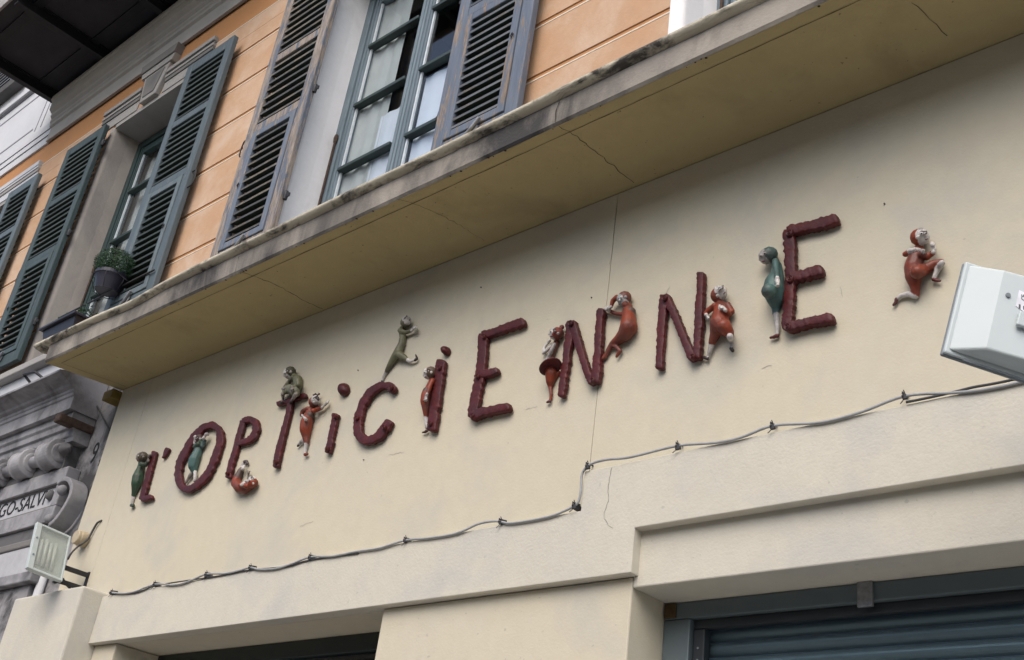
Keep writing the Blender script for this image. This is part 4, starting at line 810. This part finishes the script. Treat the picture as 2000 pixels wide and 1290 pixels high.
# 12 runner
f = Fig(); (f.ch([(1797, 480, 5), (1794, 492, 10), (1789, 506, 14), (1784, 522, 15.5), (1784, 540, 14), (1787, 558, 9), (1789, 577, 5.6)], RED).ch([(1788, 579, 5), (1775, 575, 4.8), (1760, 578, 3.6), (1753, 584, 3)], WHITE, 1).ch([(1751, 585, 3.4), (1750, 591, 2.6), (1745.5, 596, 2.4)], MAROON, 1)
 .ch([(1792, 532, 12), (1808, 526, 9.5), (1824, 516, 7), (1839, 512, 5)], RED, 4).ch([(1840, 514, 5), (1832, 526, 4.8), (1825, 541, 3.4)], WHITE, 4).ch([(1822, 546, 2.6), (1829, 548, 2.6), (1836, 549, 2)], MAROON, 4).ch([(1782, 492, 5.4), (1773, 495, 5.2), (1768, 497, 4.6)], RED, 6).ch([(1776, 491, 4), (1789, 487.5, 3.6), (1799, 490, 3)], WHITE, 11)
 .ch([(1800, 497, 6), (1810, 503, 5.4), (1822, 494, 4.4)], RED, 9).ch([(1823, 493, 3.4), (1825, 487, 2.9)], WHITE, 9).ch([(1822, 479, 4.4), (1820, 476.5, 3.8)], WHITE, 9).ch([(1825, 487, 3), (1822, 480, 3.2)], WHITE, 9))
f.hand(1799, 490, -15, 4.4, WHITE, 12); [f.ch([(1818 + i * 2.6, 476 + i * 1.5, 1.7), (1819 + i * 2.4, 481, 1.5)], WHITE, 12) for i in range(3)]; f.head(1797, 463.5, 13.6, 8, RED, WHITE, 98, 4, None, True, .2); f.ch([(1799, 449, 4)], (.32, .29, .27), 5); f.build('red clay figure running away from the end of the sign')

# ------------------------------------------------------------------ cable along the band
cpx = [(214, 1157), (219, 1158), (242, 1159.5), (263, 1156), (284, 1148), (302, 1142), (320, 1141.5), (336, 1143), (357, 1140), (378, 1132), (403.6, 1122), (440, 1120.5), (466, 1115), (489, 1109), (505, 1112.5), (536, 1111.5), (565, 1103.5), (606, 1088.5), (648, 1087), (700, 1077), (741, 1071), (791, 1056), (837, 1051.5), (892, 1042), (934, 1024), (964, 1018.5), (980, 1020), (1002, 1022), (1071, 1010), (1115, 992.5), (1129, 981.5), (1134.5, 959.5), (1137, 926.5), (1151, 908.5), (1181, 899), (1222, 895), (1250, 889), (1325, 871), (1400, 865), (1450, 854), (1510, 832), (1600, 826), (1680, 806), (1768, 774), (1860, 768), (1925, 761), (2000, 745), (2080, 722)]
pts = [P(a, b, -.037) for a, b in cpx]
tag(MB().tube(catmull(pts, 5), .0048, 8).build('cable', MT['cable'], None, smooth=True), 'thick grey cable sagging between clips along the stepped band', 'cable')
c2 = [(214, 1160), (263, 1159), (302, 1145), (357, 1135.5), (404, 1129), (440, 1123), (489, 1113.5), (560, 1107), (606, 1094), (700, 1081)]
tag(MB().tube(catmull([P(a, b, -.034) for a, b in c2], 4), .0035, 6).build('cable', MT['cable_dark'], None, smooth=True), 'thin dark cable running below the thick grey one at the left', 'cable')
c3 = [(1770, 786), (1810, 778), (1860, 767), (1900, 757), (1950, 748), (2010, 735)]
tag(MB().tube(catmull([P(a, b, -.036) for a, b in c3], 4), .004, 6).build('cable', MT['cable_dark'], None, smooth=True), 'thin dark cable hanging below the white floodlight', 'cable')
for (a, b, wh) in ((219, 1158, 'in the corner beside the pier'), (303, 1142, 'below the letter L'), (404, 1123, 'below the letter O'), (490, 1109.5, 'below the curled red figure'), (607, 1089, 'below the pointing red figure'), (793, 1056, 'below the letter C'), (979, 1020, 'below the free-standing letter E'), (1123, 988, 'at the foot of the band step'), (1149, 911, 'at the top of the band step'), (1325, 872, 'below the second letter N'), (1510, 833, 'below the teal figure at the tall E'), (1768, 775, 'below the running figure')):
    p = P(a, b, -.034); r = random.uniform(.7, 1.0); mb = MB()
    mb.box(p.x - .009 * r, p.x + .010 * r, -.042, -.0305 if p.z < 3.03 or p.x > -2.6 else -.001, p.z - .014 * r, p.z + .004); mb.tube([(p.x - .004, -.034, p.z - .01), (p.x - .004, -.045, p.z), (p.x - .004, -.043, p.z + .009), (p.x - .006, -.001, p.z + .016)], .0038, 6); mb.tube([(p.x, -.03, p.z + .006), (p.x - .005 * r, -.038, p.z + .022)], .002, 5); mb.tube([(p.x - .006, -.036, p.z - .012), (p.x - .016 * r, -.044, p.z - .026)], .002, 5)
    tag(mb.build('cable_clip', MT['clip'], None, bevel=.002), 'small dark cable clip ' + wh, 'cable clip', 'clips along the grey cable')

# ------------------------------------------------------------------ floodlights
def frame_of(TL, BL, BR, out):
    u = (BR - BL).normalized(); v = (TL - BL); v = (v - u * v.dot(u)).normalized(); n = u.cross(v)
    if n.dot(out) < 0: n = -n
    return u, v, n
def lbox(mb, O, u, v, n, a0, a1, b0, b1, c0, c1, tb=0.0):
    vs = []
    for a, b, c in [(a, b, c) for a in (a0, a1) for b in (b0, b1) for c in (c0, c1)]:
        if tb and c == c0: a += tb if a == a0 else -tb; b += tb if b == b0 else -tb
        vs.append(O + u * a + v * b + n * c)
    mb.add(vs, [(0, 1, 3, 2), (4, 6, 7, 5), (0, 4, 5, 1), (2, 3, 7, 6), (0, 2, 6, 4), (1, 5, 7, 3)]); return mb
# left: glass side towards the sign
TL, BL, BR = Vector((-6.321, -.382, 3.402)), Vector((-6.218, -.396, 3.121)), Vector((-6.222, -.177, 3.108))
u, v, n = frame_of(TL, BL, BR, Vector((1, 0, 0))); w, h = .22, .30
FL = thing('floodlight', (-6.35, 0, 3.1), 'square floodlight with glass front and white tubes above the corner pier', 'floodlight')
lbox(MB(), BL, u, v, n, .004, w - .004, .004, h - .004, -.085, -.026, .035).build('housing', MT['lamp_grey'], FL, bevel=.006)
rim = MB()
for a0, a1, b0, b1 in ((0, .035, 0, h), (w - .012, w, 0, h), (.0352, w - .0122, 0, .014), (.0352, w - .0122, h - .014, h)): lbox(rim, BL, u, v, n, a0, a1, b0, b1, -.025, .0)
rim.build('rim', MT['lamp_grey'], FL, bevel=.003)
lbox(MB(), BL, u, v, n, .034, w - .012, .0135, h - .0135, -.006, -.003).build('glass_front', MT['lamp_glass'], FL)
lbox(MB(), BL, u, v, n, .034, w - .012, .0135, h - .0135, -.0255, -.024).build('reflector', MT['reflector'], FL)
for i, a in enumerate((.058, .09, .118, .146)):
    p0 = BL + u * a + v * .05 - n * .016; MB().tube([p0, p0 + v * (.16 + .012 * (i % 2))], .0095, 10).build('lamp_tube', MT['tube'], FL, smooth=True)
for b in (.09, .2): MB().tube([BL + u * .018 + v * b, BL + u * .018 + v * b + n * .004], .006, 8).build('screw', MT['lamp_edge'], FL)
mb = MB(); q = BR - n * .05 + v * .10
for dz in (.02, -.06): mb.box(q.x - .012, q.x + .012, -.17, -.001, q.z + dz - .012, q.z + dz + .012)
mb.box(q.x - .013, q.x + .013, -.008, -.0005, q.z - .08, q.z + .04); mb.box(q.x - .013, q.x + .013, -.19, -.171, q.z - .08, q.z + .04)
mb.build('bracket', MT['iron'], FL, bevel=.002)
cb = catmull([P(133, 1092, -.15), P(140, 1080, -.10), P(152, 1068, -.06), P(160, 1063, -.05), P(172, 1053, -.02), P(182, 1035, -.012), P(190, 1022, -.012), P(199, 1017, -.003)], 5)
MB().tube(cb, .006, 8).build('lead', MT['cable_dark'], FL, smooth=True)
MB().tube(catmull([P(123, 1130, -.12), P(128, 1140, -.1), P(134, 1147, -.08), P(140, 1152, -.05)], 4), .006, 8).build('lead', MT['cable_dark'], FL, smooth=True)
p = P(160, 1053, -.03); jb = MB().lathe([(.046, .028), (.046, -.02), (.043, -.024), (.043, -.04), (.038, -.045), (0, -.045)], (p.x, -.03, p.z), 'y', 28).build('junction_box', MT['jbox'], None, bevel=.002)
tag(jb, 'round beige junction box beside the glass-fronted floodlight', 'junction box')
# right: seen from behind
TL, BL, BR = Vector((-.951, -.563, 3.270)), Vector((-1.011, -.593, 3.009)), Vector((-.872, -.459, 2.963))
u, v, n = frame_of(TL, BL, BR, Vector((1, -1, 0))); w, h = .25, .27
FR = thing('floodlight', (-.62, 0, 3.1), 'white floodlight seen from its back with a small printed sticker', 'floodlight')
lbox(MB(), BL, u, v, n, 0, w, 0, h, -.012, .0).build('rim', MT['lamp_edge'], FR, bevel=.004)
lbox(MB(), BL, u, v, n, .002, w - .002, .002, h - .002, .0005, .012).build('back_flange', MT['lamp_white'], FR, bevel=.005)
# wedge-shaped back
prof = [(.010, .0125), (.085, .056), (.185, .064), (.243, .03), (.243, .0125)]; vs = []
for b in (.010, h - .010):
    for a, c in prof: vs.append(BL + u * a + v * (b + (0 if c < .02 else (.012 if b < .1 else -.012))) + n * c)
k = len(prof); MB().add(vs, [(i, (i + 1) % k, (i + 1) % k + k, i + k) for i in range(k)] + [tuple(range(k)), tuple(range(k, 2 * k))]).build('housing', MT['lamp_white'], FR, bevel=.006, seg=3)
def onback(a, b, d): # point on the sloping back face
    for (a0, c0), (a1, c1) in zip(prof, prof[1:]):
        if a0 <= a <= a1: return BL + u * a + v * b + n * (c0 + (c1 - c0) * (a - a0) / (a1 - a0) + d)
q = [onback(a, b, .0015) for a, b in ((.128, .157), (.168, .140), (.168, .194), (.128, .203))]
MB().add(q + [p_ - n * .001 for p_ in q], [(0, 1, 2, 3), (7, 6, 5, 4), (0, 4, 5, 1), (1, 5, 6, 2), (2, 6, 7, 3), (3, 7, 4, 0)]).build('sticker', MT['paper'], FR)
def lamp_text(txt, sz, a, b, rot=80):
    me = text_mesh(txt, sz, 'sticker_print', MT['ink'], .0002); o = obj('sticker_print', me, FR); e1 = (onback(.18, .19, 0) - onback(.15, .19, 0)).normalized(); nn = e1.cross(v).normalized(); nn = nn if nn.dot(n) > 0 else -nn
    c_, s_ = math.cos(math.radians(rot)), math.sin(math.radians(rot)); x_ = e1 * c_ + v * s_; y_ = nn.cross(x_); q_ = onback(a, b, .0022)
    o.matrix_basis = Matrix(((x_.x, y_.x, nn.x, q_.x), (x_.y, y_.y, nn.y, q_.y), (x_.z, y_.z, nn.z, q_.z), (0, 0, 0, 1)))
lamp_text('CE', .014, .147, .178, 100); lamp_text('IIIIIIII', .006, .140, .153, 100); lamp_text('IIIIIII', .006, .150, .153, 100); lamp_text('IIIII', .007, .160, .176, 100)
q0 = onback(.106, .18, .0); MB().tube([q0, q0 + n * .004], .006, 10).build('screw', MT['lamp_edge'], FR)
mb = MB(); lbox(mb, onback(.135, .10, .001), u, v, n, 0, .15, 0, .04, .004, .016); mb.build('bracket', MT['lamp_white'], FR, bevel=.003)
mb = MB(); e = onback(.18, .12, .02); mb.tube([e + u * .1, Vector((-.62, -.30, 3.1)), Vector((-.62, .0, 3.1))], .014, 10); mb.build('arm', MT['lamp_grey'], FR, smooth=True)
lbox(MB(), BL, u, v, n, .05, .2, -.004, .0005, .012, .0135).build('vent_slot', MT['lamp_edge'], FR)

# ------------------------------------------------------------------ plants
def leaves(name, pts, parent, size, rnd):
    vs = []; fs = []
    for c, nrm in pts:
        t = nrm.cross(Vector((rnd.uniform(-1, 1), rnd.uniform(-1, 1), rnd.uniform(-1, 1)))).normalized(); b_ = nrm.cross(t); s_ = size * rnd.uniform(.7, 1.25); l = len(vs)
        up = nrm * s_ * rnd.uniform(.2, .6)
        vs += [c - t * s_, c + b_ * s_ * .45 + up * .5, c + t * s_ + up, c - b_ * s_ * .45 + up * .5]; fs.append((l, l + 1, l + 2, l + 3))
    return MB().add(vs, fs).build(name, MT['leaf'], parent)
rnd = random.Random(5)
yp = -.13; pr = P(219, 537, yp); pb = P(208, 575, yp); rt, rb = 30 / ppm(pr), 21 / ppm(pb); hh = .135
zt = pr.z - .005; zb = zt - hh
PP = thing('potted_plant', (pr.x, yp, zb), 'dark plastic pot with a clipped round boxwood hanging at the window', 'plant')
MB().lathe([(0, zb), (rb, zb), (rb * 1.02, zb + .006), (rt * .93, zt - .03), (rt * .94, zt - .028), (rt, zt - .026), (rt, zt), (rt * .95, zt), (rt * .93, zt - .03), (0, zt - .03)], (pr.x, yp, 0), 'z', 32).build('pot', MT['pot'], PP, smooth=False, bevel=.0015)
MB().lathe([(0, 0), (rt * .9, 0), (0, .01)], (pr.x, yp, zt - .025), 'z', 20).build('soil', MT['soil'], PP)
cb = Vector((pr.x + .002, yp, zt + .07)); R_ = 38 / ppm(cb); L = []
for i in range(8500):
    d = Vector((rnd.gauss(0, 1), rnd.gauss(0, 1), rnd.gauss(0, 1))).normalized(); rr = R_ * (rnd.random() ** .18) * (1 + .12 * noise.noise(d * 2.6)); p = cb + Vector((d.x * rr, d.y * rr, d.z * rr * .9))
    if p.z > zt - .03: L.append((p, (d + Vector((rnd.uniform(-.8, .8), rnd.uniform(-.8, .8), rnd.uniform(-.3, .9)))).normalized()))
tag(leaves('foliage', L, PP, .0062, rnd), kind='stuff')
MB().tube([(pr.x, yp, zt - .02), (pr.x, yp, zt + .06)], .008, 6).build('stem', MT['soil'], PP)
mb = MB(); circ = lambda r, z: [(pr.x + r * math.cos(2 * math.pi * k / 24), yp + r * math.sin(2 * math.pi * k / 24), z) for k in range(25)]
mb.tube(circ(rt * 1.06, zt - .034), .0028, 6); mb.tube(circ(rb * 1.12, zb - .006), .0028, 6)
for k in range(6):
    a = 2 * math.pi * (k + .3) / 6; c_, s_ = math.cos(a), math.sin(a); mb.tube([(pr.x + rt * 1.06 * c_, yp + rt * 1.06 * s_, zt - .034), (pr.x + rt * 1.12 * c_, yp + rt * 1.12 * s_, zt - .07), (pr.x + rb * 1.14 * c_, yp + rb * 1.14 * s_, zb - .006)], .0025, 5)
mb.tube([(pr.x - rb * 1.1, yp, zb - .007), (pr.x + rb * 1.1, yp, zb - .007)], .0025, 5); mb.tube([(pr.x + rt, yp + .02, zt - .034), (pr.x + .14, -.06, zt - .06)], .003, 5)
mb.build('wire_basket', MT['iron'], PP, smooth=True)
tag(MB().tube([(-7.95, -.06, zt - .07), (-6.62, -.06, zt - .07)], .007, 8).build('guard_rail', MT['iron'], None, smooth=True), 'thin black iron rail behind the hanging pot', 'rail')
# trough planter on the canopy end
TP = thing('planter_box', (-6.85, -.38, 4.66), 'dark violet trough planter with low greenery standing on the canopy end', 'planter')
def trough(x0, x1, y0, y1, z0, z1):
    t = .03; b = [(x0 + t, y0 + t, z0), (x1 - t, y0 + t, z0), (x1 - t, y1 - t, z0), (x0 + t, y1 - t, z0), (x0, y0, z1), (x1, y0, z1), (x1, y1, z1), (x0, y1, z1)]
    return MB().add(b, [(3, 2, 1, 0), (0, 1, 5, 4), (1, 2, 6, 5), (2, 3, 7, 6), (3, 0, 4, 7), (4, 5, 6, 7)])
trough(-7.04, -6.60, -.47, -.29, 4.66, 4.80).build('trough', MT['pot'], TP, bevel=.004)
mb = MB(); mb.box(-7.06, -6.58, -.49, -.47, 4.79, 4.806); mb.box(-7.06, -6.58, -.29, -.27, 4.79, 4.806); mb.box(-7.06, -7.0405, -.4695, -.2905, 4.79, 4.806); mb.box(-6.5995, -6.58, -.4695, -.2905, 4.79, 4.806); mb.build('trough_rim', MT['pot'], TP, bevel=.003)
L = []
for i in range(1500):
    x = rnd.uniform(-7.0, -6.6); y = rnd.uniform(-.45, -.28); hgt = .035 + .05 * noise.noise(Vector((x * 9, y * 9, 2))) + .03
    L.append((Vector((x, y, 4.80 + rnd.random() * max(.015, hgt))), Vector((rnd.uniform(-1, 1), rnd.uniform(-1, 1), rnd.uniform(0, 1))).normalized()))
tag(leaves('foliage', L, TP, .009, rnd), kind='stuff')

# street tree on the far pavement (mirrored in the shop window)
TR = thing('street_tree', (-16, -10.8, 0), 'leafy street tree on the pavement across the street', 'tree')
mb = MB(); mb.tube([(-16, -10.8, 0), (-16.05, -10.75, 1.6), (-15.95, -10.8, 3.2), (-16.1, -10.7, 5.0)], [.17, .14, .12, .06], 10)
for k in range(6):
    a = k * 1.05; mb.tube([(-16, -10.8, 2.7 + .3 * k), (-16 + .8 * math.cos(a), -10.8 + .8 * math.sin(a), 3.6 + .35 * k), (-16 + 1.5 * math.cos(a), -10.8 + 1.5 * math.sin(a), 4.2 + .4 * k)], [.07, .05, .02], 6)
mb.build('trunk', MT['soil'], TR, smooth=True)
L = []; cl = [(Vector((-16 + rnd.gauss(0, 1.0), -10.8 + rnd.gauss(0, 1.0), 5.3 + rnd.gauss(0, .9))), rnd.uniform(.5, .9)) for k in range(22)]
for i in range(6000):
    c_, r_ = cl[i % 22]; d = Vector((rnd.gauss(0, 1), rnd.gauss(0, 1), rnd.gauss(0, 1))).normalized(); L.append((c_ + d * r_ * rnd.random() ** .4, (d + Vector((rnd.uniform(-.7, .7), rnd.uniform(-.7, .7), .4))).normalized()))
tag(leaves('crown', L, TR, .07, rnd), kind='stuff')
